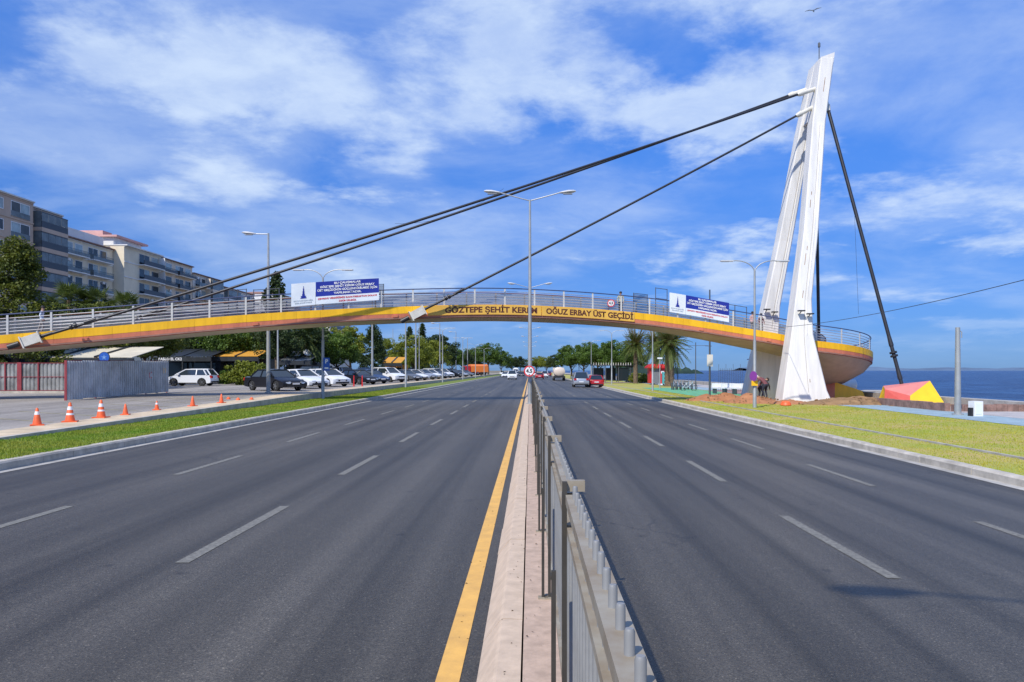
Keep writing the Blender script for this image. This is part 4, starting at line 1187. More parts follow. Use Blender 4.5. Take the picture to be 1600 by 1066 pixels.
for k in range(5):
    a = R(90+72*k); mb.add([(0,-.036,0),(.05*math.cos(a-.6),-.036,.05*math.sin(a-.6)),(.20*math.cos(a),-.036,.20*math.sin(a)),(.05*math.cos(a+.6),-.036,.05*math.sin(a+.6))],[(0,1,2,3)])
M['paleblue'] = mat('pale_blue_print', (.20,.36,.62), .5, var=0)
mb.build('star_mark','paleblue',e)
MB().sweep([(0,0,-3.0),(0,0,-.3)], .03, 8).build('stand','poledark',e)

# ------------------------------------------------------------------ cars
def car_meshes(kind):
    P = {'sedan': dict(L=4.6,W=1.80,H=1.43,belt=.93,hood=.80,nose=.62,b=(-1.55,1.05),t=(-.95,.30),trunk=.96,gc=.24),
         'hatch': dict(L=4.05,W=1.75,H=1.48,belt=.95,hood=.88,nose=.68,b=(-1.93,1.10),t=(-1.55,.25),trunk=.95,gc=.22),
         'suv':   dict(L=4.5,W=1.86,H=1.68,belt=1.06,hood=1.02,nose=.80,b=(-2.13,1.15),t=(-1.80,.35),trunk=1.06,gc=.30),
         'van':   dict(L=4.4,W=1.80,H=1.82,belt=1.10,hood=1.05,nose=.82,b=(-2.15,1.45),t=(-2.02,.62),trunk=1.1,gc=.26)}[kind]
    L2 = P['L']/2; Wd = P['W']/2; ax = P['L']*.295; r = .34; gc = P['gc']; bl = P['belt']
    top = [(-L2+.05,gc+.05),(-L2,.45),(-L2+.04,bl-.18),(-L2+.12,P['trunk']-.03),(P['b'][0],bl),(0,bl+.01),(P['b'][1],bl-.01),(L2-.75,P['hood']),(L2-.25,P['nose']+.08),(L2-.04,P['nose']-.06),(L2,.45),(L2-.06,gc+.02)]
    bot = []
    for c in (ax, -ax):
        bot.append((c+r+.06, gc))
        for k in range(7):
            a = R(180*k/6); bot.append((c+(r+.05)*math.cos(a), .31+(r+.05)*math.sin(a)))
        bot.append((c-r-.06, gc))
    poly = top + bot
    def layer(y, ins, drop):
        out = []
        for i,(x,z) in enumerate(poly):
            x2 = x - math.copysign(min(ins, abs(x)), x) if i < len(top) and abs(x) > L2*.8 else x
            out.append((x2, y, z - (drop if i < len(top) and z > bl-.25 else 0)))
        return out
    rings = [layer(-Wd+.05,.10,.05), layer(-Wd,.05,.10) if False else layer(-Wd+.0,.07,.07), layer(-Wd*.82,.02,.015), layer(-Wd*.4,0,0), layer(Wd*.4,0,0), layer(Wd*.82,.02,.015), layer(Wd,.07,.07), layer(Wd-.05,.10,.05)]
    rings = rings[1:-1]
    out = {}
    out['body'] = MB().loft(rings).mesh('body', True)
    # greenhouse: windows as separate panels with body coloured pillars and roof
    b0, b1 = P['b']; t0, t1 = P['t']; zt = P['H']-.07; zb = bl-.02; wb = Wd-.07; wt = Wd-.25
    def pt(x, sgn, top_): return (x, sgn*(wt if top_ else wb), zt if top_ else zb)
    q = {}
    out['windshield'] = MB().add([pt(b1,-1,0),pt(b1,1,0),pt(t1,1,1),pt(t1,-1,1)],[(0,1,2,3)]).mesh('windshield')
    out['rear_window'] = MB().add([pt(b0,1,0),pt(b0,-1,0),pt(t0,-1,1),pt(t0,1,1)],[(0,1,2,3)]).mesh('rear_window')
    xm = (t0+t1)/2-.05
    sw = []
    for s in (-1,1):
        sw.append(MB().add([pt(b1-.06,s,0),pt(xm+.04,s,0),pt(xm+.04,s,1),pt(t1-.04,s,1)],[(0,1,2,3)]).mesh('side_window'))
        sw.append(MB().add([pt(xm-.04,s,0),pt(b0+.12,s,0),pt(t0+.08,s,1),pt(xm-.04,s,1)],[(0,1,2,3)]).mesh('side_window'))
    out['side_window'] = sw
    pm = MB()
    for s in (-1,1):
        for a, c in ((b1,t1),(xm,xm),(b0,t0)):
            pm.bar(Vector(pt(a,s,0)), Vector(pt(c,s,1)), .075, .075)
        pm.bar(Vector(pt(t0,s,1)), Vector(pt(t1,s,1)), .09, .07)
    if kind in ('suv','van','hatch'): 
        for s in (-1,1): pm.bar(Vector(pt(b0+.32,s,0)), Vector(pt(t0+.28,s,1)), .16, .05)
    out['pillars'] = pm.mesh('pillars')
    rr = []
    for y_, dz in ((-wt-.02,-.02),(-wt*.7,.045),(0,.07),(wt*.7,.045),(wt+.02,-.02)):
        rr.append([(t0-.06,y_,zt+dz*.5-.01),(t0+.25,y_,zt+dz),(t1-.25,y_,zt+dz),(t1+.06,y_,zt+dz*.5-.01)])
    out['roof'] = MB().loft(rr, caps=False, closed=False).mesh('roof', True)
    inner = MB().box(b0+.2,b1-.25,-wb+.1,wb-.1,.5,bl-.05); inner.box(-.35,.0,-.55,-.2,.9,1.25).box(-.35,.0,.2,.55,.9,1.25)
    out['interior'] = inner.mesh('interior')
    out['headlight'] = [MB().loft([[(L2-.30,s*(Wd-.06),P['nose']-.02),(L2-.30,s*(Wd-.45),P['nose']+.02),(L2-.30,s*(Wd-.45),P['nose']-.13),(L2-.30,s*(Wd-.06),P['nose']-.12)],[(L2-.05,s*(Wd-.20),P['nose']-.05),(L2+.005,s*(Wd-.52),P['nose']-.04),(L2+.012,s*(Wd-.52),P['nose']-.15),(L2-.04,s*(Wd-.18),P['nose']-.15)]]).mesh('headlight') for s in (-1,1)]
    out['taillight'] = [MB().box(-L2-.01,-L2+.2,min(s*(Wd-.03),s*(Wd-.33)),max(s*(Wd-.03),s*(Wd-.33)),bl-.28,bl-.08).mesh('taillight') for s in (-1,1)]
    out['grille'] = MB().box(L2-.1,L2+.012,-.42,.42,P['nose']-.22,P['nose']-.10).box(L2-.1,L2+.008,-.65,.65,.27,.40).mesh('grille')
    out['number_plate'] = [MB().box(L2-.02,L2+.025,-.26,.26,.42,.53).mesh('number_plate'), MB().box(-L2-.022,-L2+.02,-.26,.26,.58,.69).mesh('number_plate')]
    out['mirror'] = [MB().box(b1-.42,b1-.24,min(s*(Wd-.06),s*(Wd+.15)),max(s*(Wd-.06),s*(Wd+.15)),bl+.0,bl+.14).mesh('mirror') for s in (-1,1)]
    out['sill'] = MB().box(-ax+r+.08,ax-r-.08,-Wd-.008,Wd+.008,gc-.01,gc+.07).box(-L2-.012,-L2+.05,-Wd+.12,Wd-.12,.28,.42).mesh('sill')
    out['wheels'] = [(sx*ax, s*(Wd-.115)) for sx in (-1,1) for s in (-1,1)]
    return out
TY = MB().lathe([(.19,-.10),(.29,-.105),(.325,-.075),(.325,.075),(.29,.105),(.19,.10)], (0,0,0), 22, 'y').mesh('wheel', True)
rm = MB(); 
rm.lathe([(.02,-.085),(.215,-.085),(.215,.085),(.02,.085)], (0,0,0), 20, 'y')
RIM0 = rm.mesh('rim')
sp = MB()
for k in range(5):
    a = 2*math.pi*k/5
    for s in (-1,1): sp.bar((0,s*.095,0),(.205*math.cos(a),s*.095,.205*math.sin(a)),.06,.03)
SPK = sp.mesh('spokes')
CARS = {k: car_meshes(k) for k in ('sedan','hatch','suv','van')}
PAINT = {}
def paint(c, metal=.0):
    key = (c, metal)
    if key not in PAINT: PAINT[key] = mat('car_paint', c, .3, metal, var=0, coat=.35 if max(c) > .2 else .12, spec=.5 if max(c) > .2 else .3)
    return PAINT[key]
WHITE=(.74,.75,.75); BLACK=(.012,.013,.018); SILVER=(.42,.44,.46); GREY=(.16,.17,.18); BLUE=(.03,.06,.14); RED=(.42,.015,.02); DKRED=(.22,.02,.025)
def car(kind, x, y, z, head_deg, colr, label, cat='car', name='parked_car', grp=None):
    """head_deg: compass of the nose, 0 = +x (towards the road), 90 = away from the camera"""
    C_ = CARS[kind]; e = empty(name, (x,y,z), R(head_deg), label, cat, grp); p = paint(colr, .5 if colr in (SILVER,GREY) else 0)
    obj('body', C_['body'], p, e); obj('roof', C_['roof'], p, e); obj('pillars', C_['pillars'], p, e)
    obj('interior', C_['interior'], 'black', e); obj('windshield', C_['windshield'], 'glass', e); obj('rear_window', C_['rear_window'], 'glass', e)
    for m_ in C_['side_window']: obj('side_window', m_, 'glass', e)
    for m_ in C_['headlight']: obj('headlight', m_, 'headl', e)
    for m_ in C_['taillight']: obj('taillight', m_, 'tail', e)
    for m_ in C_['mirror']: obj('mirror', m_, p, e)
    for m_ in C_['number_plate']: obj('number_plate', m_, 'plate', e)
    obj('grille', C_['grille'], 'black', e); obj('sill', C_['sill'], 'black', e)
    for wx, wy in C_['wheels']:
        w_ = obj('wheel', TY, 'rubber', e, (wx,wy,.325)); obj('rim', RIM0, 'poledark', w_); obj('spokes', SPK, 'rim', w_)
    return e
LZ = lambda y: lotz(0,y)+.0
car('hatch', PX(300,66), 66, LZ(66), 180, WHITE, 'white hatchback seen side on beyond the corrugated fence')
G1 = 'cars parked nose to the pavement'
front = [('sedan',430,50.5,BLACK,'glossy black sedan, nearest of the parked row'),('sedan',470,57,WHITE,'white sedan second in the parked row, behind the black sedan'),
 ('hatch',512,63.5,WHITE,'white hatchback third in the parked row beside the blue parking sign'),('sedan',558,73,BLACK,'black car with two small red posts in front of it'),
 ('sedan',577,78,BLUE,'dark blue sedan behind the second tall grey pole'),('suv',606,86,WHITE,'white sport utility car left of the thick lamp pole'),
 ('sedan',633,96,GREY,'grey sedan just right of the thick lamp pole'),('sedan',646,103,WHITE,'white sedan beside the thin plain pole'),('hatch',661,110,SILVER,'silver hatchback in the middle of the parked row'),
 ('hatch',671,117,WHITE,'white hatchback right of the silver hatchback'),('sedan',681,125,GREY,'dark grey sedan further along the parked row'),('suv',690,134,WHITE,'large white car near the curved lamp post'),
 ('suv',706,146,BLACK,'black car in the far part of the parked row'),('sedan',716,158,SILVER,'silver sedan in the far part of the parked row'),('sedan',726,172,GREY,'grey sedan before the red truck cab')]
for k, px, Y, c, lab in front: car(k, PX(px,Y), Y, LZ(Y), -38+random.uniform(-4,4), c, lab, grp=G1)
G2 = 'cars parked in the back row'
back = [('sedan',437,72,SILVER,160,'silver car in the back row behind the black sedan'),('van',487,75,BLACK,150,'dark van in the back row above the white sedan'),
 ('suv',524,84,SILVER,145,'silver car in the back row right of the dark van'),('hatch',546,92,WHITE,-38,'white car in the back row right of the blue parking sign'),
 ('suv',570,96,BLUE,150,'dark car in the back row below the cypress'),('suv',629,112,BLACK,180,'black off road car beneath the yellow kiosk'),('hatch',646,126,WHITE,150,'white car in the back row beneath the light green tree'),
 ('suv',668,136,WHITE,150,'white car in the back row at the far end'),('sedan',700,178,SILVER,150,'silver car far along the back row'),('sedan',736,205,BLACK,150,'black car at the far end of the parking lot')]
for k, px, Y, c, h, lab in back: car(k, PX(px,Y), Y, LZ(Y), h, c, lab, grp=G2)
G3 = 'cars driving on the road'
def onroad(k, px, Y, c, h, lab, nm='car', cat='car'):
    x = PX(px,Y); return car(k, x, Y, zr(x) if x > .5 else 0, h, c, lab, cat, nm, G3)
onroad('van', 800.5, 155, WHITE, -90, 'oncoming white van on the left carriageway', 'van', 'van')
onroad('sedan', 789.5, 200, WHITE, -90, 'oncoming white car behind the white van', )
onroad('hatch', 815, 240, BLACK, -90, 'oncoming dark car close to the median')
onroad('sedan', 808, 270, GREY, -90, 'oncoming grey car far behind the white van')
onroad('suv', 785, 300, WHITE, -90, 'farthest oncoming white car at the left edge of the road')
onroad('van', 906.5, 92, SILVER, 90, 'silver people carrier seen from behind on the right carriageway', 'van', 'van')
onroad('hatch', 930, 94, RED, 90, 'dark red hatchback seen from behind beside the lawn kerb')
onroad('sedan', 843, 165, RED, 90, 'red sedan driving away close to the median')
onroad('van', 851, 205, WHITE, 90, 'white van driving away ahead of the red sedan', 'van', 'van')
onroad('suv', 857, 250, DKRED, 90, 'far dark red car driving away')
onroad('sedan', 836, 230, WHITE, 90, 'far pale car driving away beside the height sign')
# tanker
def truck(px, Y, label, body, tank, deg, boxy):
    x = PX(px,Y); e = empty('lorry', (x,Y,(zr(x) if x > .5 else LZ(Y) if x < -12 else 0)), R(deg), label, 'lorry')
    p = paint(body)
    MB().loft([[(1.6,-1.1,.5),(1.6,1.1,.5),(1.6,1.1,2.5),(1.6,-1.1,2.5)],[(3.3,-1.1,.5),(3.3,1.1,.5),(3.0,1.05,2.5),(3.0,-1.05,2.5)]]).build('cab', p, e)
    MB().add([(3.22,-.95,1.5),(3.22,.95,1.5),(3.08,.9,2.3),(3.08,-.9,2.3)],[(0,1,2,3)]).build('windshield', 'glass', e)
    MB().box(-3.6,3.0,-.5,.5,.55,.85).build('chassis','black',e)
    if boxy:
        MB().loft([[(-3.6,-1.2,.9),(-3.6,1.2,.9),(-3.6,1.2,2.5),(-3.6,.5,2.95),(-3.6,-.5,2.95),(-3.6,-1.2,2.5)],[(1.4,-1.2,.9),(1.4,1.2,.9),(1.4,1.2,2.5),(1.4,.5,2.95),(1.4,-.5,2.95),(1.4,-1.2,2.5)]]).build('load_body', paint(tank), e)
    else:
        MB().loft([[(xx,1.1*math.cos(a)*k,1.75+.85*math.sin(a)*k) for a in [6.283*i/16 for i in range(16)]] for xx,k in ((-3.6,.7),(-3.4,1),(1.2,1),(1.4,.7))]).build('tank', paint(tank), e, True)
        MB().box(-3.7,-3.3,-1.1,1.1,.55,.9).build('rear_bumper','black',e)
    for wx in (-2.6,-1.6,2.3):
        for s in (-1,1):
            o = obj('wheel', TY, 'rubber', e, (wx,s*.98,.45)); o.scale = (1.4,1.5,1.4)
    return e
truck(873, 150, 'cream tanker lorry seen from behind on the right carriageway', (.62,.55,.45), (.66,.55,.45), 90, False)
truck(741, 205, 'orange lorry with a red cab parked at the end of the car park', (.42,.02,.03), (.75,.20,.03), -150, True)
truck(806, 330, 'far white lorry coming towards the camera', (.7,.7,.7), (.75,.75,.75), -90, True)

# ------------------------------------------------------------------ cones
def cone_at(px, pyb, pyt, style, label):
    Y = None
    lo = 10.0
    for it in range(40): Y = (CAMH-lotz(0, lo))*1200/(pyb-579); lo = lo*.5+Y*.5
    H = (pyb-pyt)*Y/1200; x = PX(px,Y); z = lotz(0,Y)
    e = empty('traffic_cone', (x,Y,z), random.uniform(0,1.5), label, 'traffic cone', 'cones along the pavement edge')
    k = H/.55
    MB().box(-.19*k,.19*k,-.19*k,.19*k,0,.035).build('base','orange',e)
    MB().lathe([(.13*k,.035),(.125*k,.06),(.035*k,H*.97),(.02*k,H)],(0,0,0),18).build('cone_body','orange',e,True)
    def ring(a,b):
        ra = .128*k+(.035-.128)*k*a; rb = .128*k+(.035-.128)*k*b
        MB().lathe([(ra+.004,a*H),(rb+.004,b*H)],(0,0,0),18).build('white_band','white',e,True)
    if style == 2: ring(.28,.46); ring(.62,.80)
    if style == 1: ring(.62,.80)
    return e
for a in ((58,665,637.5,1,'faded orange cone nearest the left edge, with one white band'),(109.5,659.5,629,2,'clean orange cone with two white bands, second from the left'),(158,653,625,2,'orange cone with two white bands, third from the left'),
          (196,648.5,631,0,'plain short orange cone, fourth from the left'),(245,641,626.5,1,'faded cone with a pale band, fifth from the left'),(301,635,619,0,'plain orange cone, sixth from the left'),(346,630,615.5,0,'dark orange cone nearest the black sedan')): cone_at(*a)
for px, py, nm in ((357,621,'left'),(372,622,'middle'),(393,621.5,'right')):
    Y = 1.3*1200/(py-579); o = MB().lathe([(.10,0),(.09,.05),(.03,.12)],(PX(px,Y),Y,lotz(0,Y)),10).build('cone_stump','orange'); tag(o,'small orange stub on the asphalt before the black sedan, the %s one' % nm,'cone stub')
for px, nm in ((553,'left'),(566,'right')):
    Y = 64; e = simple_pole(px, Y, .9, .05, 'signred', 'short red post before the black parked car, the %s one' % nm, 'bollard')

# ------------------------------------------------------------------ corrugated fence
def corr_sheet(w_, h, n=8):
    mb = MB(); prof = []
    for i in range(n*4+1):
        u = w_*(i//4+(0,.44,.52,.92)[i%4])/n; d = (.0,.0,.045,.045)[i%4]; prof.append((min(u,w_),d))
    vs = [(u,-d,0) for u,d in prof]+[(u,-d,h) for u,d in prof]; m_ = len(prof)
    mb.add(vs,[(i,i+1,m_+i+1,m_+i) for i in range(m_-1)]); return mb.mesh('corrugated_sheet')
e = empty('hoarding', (-21.6,35.8,lotz(0,35.8)), R(90), 'galvanised corrugated hoarding standing along the parking lot', 'hoarding')
L_ = 10.0; sh = corr_sheet(L_/8, 1.83, 6)
for k in range(8):
    o = obj('corrugated_sheet', sh, 'corr', e, (k*L_/8, random.uniform(-.012,.012), .04+(.10*k/8)+random.uniform(-.015,.015)))
MB().bar((0,.04,1.86),(L_,.04,1.96),.05,.05).build('top_rail','maroon',e); MB().bar((0,.04,.3),(L_,.04,.4),.05,.05).build('bottom_rail','maroon',e)
for k in range(5): MB().box(k*L_/4-.03,k*L_/4+.03,.03,.09,-.1,1.88+.1*k/4).build('frame_post','maroon',e)
MB().box(-.04,0.0,-.03,.03,0,1.88).build('corner_post','maroon',e)
MB().lathe([(.20,-.002),(.20,.002)],(7.9,-.03,1.15),20,'y').build('red_ring_print','redtext',e); MB().lathe([(.13,-.003),(.13,.003)],(7.9,-.032,1.15),20,'y').build('ring_print_centre','corr',e)
MB().box(9.35,9.7,-.03,-.026,1.25,1.55).build('yellow_print','yellow',e); MB().box(7.0,7.08,-.03,-.026,1.0,1.6).build('red_strip_print','redtext',e)
e = empty('gated_hoarding', (-37,45.6,lotz(0,45.6)), 0, 'corrugated hoarding with maroon frames and a gate left of the long hoarding', 'hoarding')
sh = corr_sheet(1.9, 1.66, 8)
for k in range(7):
    if k == 5: continue
    obj('corrugated_sheet', sh, 'corr_sunward', e, (k*1.97, random.uniform(-.02,.02), .1))
    for z in (.12,.92,1.74): MB().box(k*1.97,k*1.97+1.9,-.06,-.02,z,z+.035).build('frame_rail','maroon',e)
    MB().box(k*1.97-.07,k*1.97-.0,-.08,-.0,0,1.8).build('frame_post','maroon',e)
MB().box(5*1.97+.1,5*1.97+.9,.0,.35,0,1.78).build('plank_panel', 'w_cream', e)
MB().box(3*1.97+.7,3*1.97+.95,-.10,-.03,0,1.8).build('gate_post','maroon',e)
struct('kerb_strip', MB().box(-40,-21.7,44.5,44.75,0,lotz(0,44)+.12), 'kerb')

# ------------------------------------------------------------------ cafes under the trees
M['awning'] = mat('cream_awning', (.60,.54,.40), .8, var=.1, scale=1); M['awn_or'] = mat('orange_awning', (.78,.40,.05), .8, var=.08, trans=.3)
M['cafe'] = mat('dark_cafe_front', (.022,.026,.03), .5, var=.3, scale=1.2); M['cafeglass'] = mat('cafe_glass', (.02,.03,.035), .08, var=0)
def cafe(px0, px1, Y, zt, label, aw, lettering=None, slats=True):
    x0, x1 = PX(px0,Y), PX(px1,Y); z0 = lotz(0,Y); e = empty('cafe', (x0,Y,z0), 0, label, 'cafe')
    w_ = x1-x0; h = zt-z0
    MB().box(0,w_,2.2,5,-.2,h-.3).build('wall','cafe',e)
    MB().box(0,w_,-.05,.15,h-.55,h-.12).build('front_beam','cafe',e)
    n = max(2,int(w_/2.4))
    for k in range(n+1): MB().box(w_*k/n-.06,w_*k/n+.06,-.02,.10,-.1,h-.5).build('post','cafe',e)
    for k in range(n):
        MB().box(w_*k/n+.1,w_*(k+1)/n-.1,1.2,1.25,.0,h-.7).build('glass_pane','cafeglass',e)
        a, b_ = w_*k/n+.12, w_*(k+1)/n-.12
        MB().loft([[(a,.1,h-.08),(b_,.1,h-.08),(b_,.1,h-.04),(a,.1,h-.04)],[(a,4.6,h+.75),(b_,4.6,h+.75),(b_,4.6,h+.79),(a,4.6,h+.79)]]).build('awning_panel',aw,e)
        MB().bar((w_*k/n,.0,h-.02),(w_*k/n,4.6,h+.82),.16,.10).build('rafter','cafe',e)
    if lettering:
        me = text_mesh(lettering, .36, 'LEFT', .01); warp(me, lambda x,y,z: (x+lettering_off,-.06,y+h-.33)); obj('lettering', me, 'white', e)
    return e
lettering_off = .3
cafe(-90, 208, 52, 2.75, 'cafe with cream sloped awnings behind the corrugated fence', 'awning')
lettering_off = .5
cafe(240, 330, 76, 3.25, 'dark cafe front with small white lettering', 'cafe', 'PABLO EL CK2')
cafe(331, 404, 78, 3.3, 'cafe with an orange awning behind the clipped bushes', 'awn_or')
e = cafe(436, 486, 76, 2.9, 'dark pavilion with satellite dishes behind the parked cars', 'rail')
for x, s in ((1.2,1),(2.3,.9)):
    d = MB().lathe([(.02,0),(.3*s,.06),(.48*s,.2)],(0,0,0),14); o = d.build('satellite_dish','white',e,True); o.location = (x,1.5,3.0); o.rotation_euler = (R(50),0,R(40))
    MB().sweep([(x,1.5,2.5),(x,1.5,3.0)],.03,6).build('dish_mast','pole',e)
e = cafe(596, 628, 104, 2.9, 'small yellow kiosk below the dark cypress', 'awn_or')
for ch in e.children:
    if ch.name.startswith('wall'): ch.material_slots[0].link='OBJECT'; ch.material_slots[0].material=M['awn_or']

# ------------------------------------------------------------------ right side: soil, people, kiosk, bikes, shelter
def heap(name, cx_, cy_, rx, ry, h, m, seed, label):
    mb = MB(); n, k = 40, 14; rings = []
    for j in range(k+1):
        f = j/k; ring = []
        for i in range(n):
            a = 6.283*i/n; rr = f*(1+.18*noise.noise(Vector((math.cos(a)*1.3,math.sin(a)*1.3,seed))))
            x, y = cx_+rx*rr*math.cos(a), cy_+ry*rr*math.sin(a)
            z = h*max(0,1-f**1.6)*(.75+.45*noise.noise(Vector((x*.9,y*.9,seed)))) + .09*noise.noise(Vector((x*3.3,y*3.3,seed)))*(1-f) + .05*noise.noise(Vector((x*9,y*9,seed)))*(1-f)
            ring.append((x,y,RZ-.03+max(0,z)-(.06 if j == k else 0)))
        rings.append(ring)
    mb.loft(rings, caps=False); o = mb.build(name, m, None, True); tag(o, label, 'soil heap')
    rnd = random.Random(seed); cl = MB()
    return o
heap('soil_heap', 18.1, 43.6, 3.6, 1.5, .55, 'soil', 5, 'brown heap of dug soil right in front of the big white pylon leg')
heap('soil_heap', 21.4, 41.0, 2.4, .8, .22, 'soil', 6, 'low brown soil spread left of the red and yellow anchor block')
heap('soil_heap', 13.2, 45.5, 1.9, 1.7, .62, 'soil_red', 8, 'reddish soil heap left of the front pylon leg')
heap('soil_heap', 11.9, 48.8, 2.2, 1.5, .68, 'soil_red', 9, 'darker reddish soil heap beside the rear pylon leg')
heap('soil_heap', 15.0, 43.7, 1.6, .8, .3, 'soil_red', 10, 'small red soil heap between the lamp post and the pylon')
rnd = random.Random(3)
clod = MB()
for k in range(170):
    a = rnd.uniform(0,6.28); r_ = rnd.random()**.6; c = rnd.choice(((18.1,43.2,3.9,1.6),(13.2,45.0,2.3,1.9),(11.9,48.4,2.4,1.7)))
    x, y = c[0]+c[2]*r_*math.cos(a), c[1]+c[3]*r_*math.sin(a); s = rnd.uniform(.02,.07)
    zc = RZ+.45*max(0,1-r_**1.5)+s*.3
    clod.lathe([(s*.5,-s*.8),(s,-s*.2),(s*.85,s*.35),(s*.3,s*.7)],(x,y,zc-.06),5)
o = clod.build('soil_clods','soil'); tag(o,'loose clods scattered over the dug soil round the pylon','soil','',kind='stuff')
sheet('red_paving', 17.2, 23.0, 45.2, 75, RZ+.008, 'redpave'); sheet('green_paint', 12.2, 16.6, 52, 84, RZ+.006, 'greenpath')
o = MB().lathe([(.22,0),(.30,.04),(.27,.16),(.20,.24),(.05,.27)],(PX(1228,41.6),41.6,RZ-.02),9).build('orange_sack','orange',None,True); tag(o,'crumpled orange sack lying before the pylon foot','sack')
# low stone wall and sea front clutter
e = empty('low_stone_wall', (19.6,35.8,RZ), 0, 'low reddish brown stone wall behind the blue cycle path', 'wall')
M['stonebrown'] = mat('reddish_stone', (.26,.16,.13), .9, var=.3, scale=2.5, bump=.5, bscale=15, world=True)
for k in range(9):
    MB().box(-.25+random.uniform(-.01,.01),.0,k*.78,k*.78+.76,-.1,.36+random.uniform(-.02,.02)).build('stone', 'stonebrown', e)
for k in range(9):
    MB().box(k*.5-.0,k*.5+.485,-.28,-.03,-.1,.33+random.uniform(-.02,.02)).build('stone', 'stonebrown', e)
e = empty('white_cabinet', (PX(1524,32),32,RZ), R(8), 'white metal cabinet standing beside the grey tapered pole', 'cabinet')
MB().box(-.17,.24,-.15,.2,0,.62).build('body','white',e); MB().box(-.10,.16,-.16,-.149,.08,.54).build('door','banner',e); MB().box(-.26,-.17,-.1,.12,.0,.35).build('side_box','black',e)
e = empty('pier', (24.2,60,-1.3), 0, 'short stone pier with a grey drum behind the bridge landing', 'pier')
MB().box(0,5.5,0,3.0,-.5,1.25).build('pier_body','stonebrown',e); MB().box(-.1,5.6,-.1,3.1,1.25,1.5).build('pier_top','gutter',e); MB().lathe([(.42,-.5),(.42,.5)],(1.2,1.2,1.95),18,'x').build('drum','w_grey',e,True)
# parked scooter behind the block
def bike(loc, rz, label, col, grp=None, name='bicycle'):
    e = empty(name, loc, rz, label, 'bicycle', grp)
    for x in (-.52,.52):
        mb = MB(); mb.sweep([(x+.33*math.cos(a),0,.33+.33*math.sin(a)) for a in [6.283*i/20 for i in range(21)]], .022, 5); w_ = mb.build('wheel','rubber',e)
        s = MB()
        for k in range(6):
            a = k*math.pi/6; s.sweep([(x-.32*math.cos(a),0,.33-.32*math.sin(a)),(x+.32*math.cos(a),0,.33+.32*math.sin(a))],.004,3)
        s.build('spokes','rail',w_)
    fr = MB()
    for a, b_ in (((-.52,0,.33),(-.1,0,.32)),((-.1,0,.32),(-.22,0,.82)),((-.52,0,.33),(-.2,0,.72)),((-.1,0,.32),(.36,0,.72)),((-.2,0,.70),(.36,0,.76)),((.52,0,.33),(.34,0,.95))): fr.sweep([a,b_],.022,6)
    fr.build('frame',col,e)
    MB().sweep([(.30,-.26,1.0),(.35,0,.97),(.30,.26,1.0)],.016,6).build('handlebar','black',e)
    MB().loft([[(-.36,-.07,.84),(-.36,.07,.84),(-.36,.07,.88),(-.36,-.07,.88)],[(-.1,-.03,.84),(-.1,.03,.84),(-.1,.03,.88),(-.1,-.03,.88)]]).build('saddle','black',e)
    return e
M['bikeblue'] = mat('pale_bike_paint', (.50,.56,.58), .4, var=0)
for k in range(6): bike((PX(1051,76)+k*.42,75.5+k*.25,RZ), R(75), 'pale share bicycle in the docking rack, %s from the kiosk' % ORD[k].replace('nearest','first'), 'bikeblue', 'share bicycles in the rack')
bike((PX(1076,72),72,RZ), R(10), 'single bicycle standing apart on the green painted ground', 'bikeblue')
e = empty('bike_rack', (PX(1051,76),75,RZ), 0, 'dark docking rack holding the share bicycles', 'bike rack')
MB().bar((-.3,.2,.35),(2.5,1.9,.35),.08,.06).build('rail','poledark',e)
for k in range(7): MB().box(-.3+k*.45,-.18+k*.45,.1+k*.27,.2+k*.27,0,.7).build('dock','poledark',e)
# kiosk
e = empty('kiosk', (PX(1029,104),104,RZ), R(0), 'red and grey kiosk with a domed red canopy under the palms', 'kiosk')
M['kred'] = mat('kiosk_red', (.58,.015,.02), .4, var=.05); M['kgrey'] = mat('kiosk_grey', (.17,.18,.19), .5, var=.1); M['teal'] = mat('teal_panel', (.09,.40,.42), .5, var=.08)
MB().box(-1.3,1.3,-1.0,1.0,0.15,2.2).build('body','kgrey',e); MB().box(-.05,.75,-1.06,-.99,.1,2.2).build('red_door','kred',e); MB().box(-1.36,-.95,-1.05,.9,.2,2.15).build('red_side','kred',e)
MB().loft([[(-1.7,-1.4,2.2),(1.7,-1.4,2.2),(1.7,1.3,2.2),(-1.7,1.3,2.2)],[(-1.7,-1.4,2.4),(1.7,-1.4,2.4),(1.7,1.3,2.4),(-1.7,1.3,2.4)],[(-1.2,-1.0,2.75),(1.2,-1.0,2.75),(1.2,1.0,2.75),(-1.2,1.0,2.75)]]).build('canopy','kred',e)
MB().box(.15,.55,-1.07,-1.06,1.5,1.85).build('white_print','white',e); MB().box(-.2,.9,-1.4,-1.06,0,.12).build('step','white',e)
for x in (-.9,.9): MB().lathe([(.25,-.1),(.25,.1)],(x,-.8,.12),12,'y').build('wheel','rubber',e)
e = empty('information_stand', (PX(1043.5,98),98,RZ), 0, 'teal information box beside the red kiosk', 'box'); MB().box(-.7,.1,-.4,.4,.2,1.7).build('body','teal',e); MB().box(.1,.6,-.38,.38,.2,1.68).build('grey_side','kgrey',e); MB().box(-.4,-.2,-.42,-.4,.6,1.4).build('white_mark','white',e)
for x in (-.6,.5): bpy.data.objects  # legs
MB().box(-.6,-.5,-.3,.3,0,.2).box(.4,.5,-.3,.3,0,.2).build('feet','black',e)
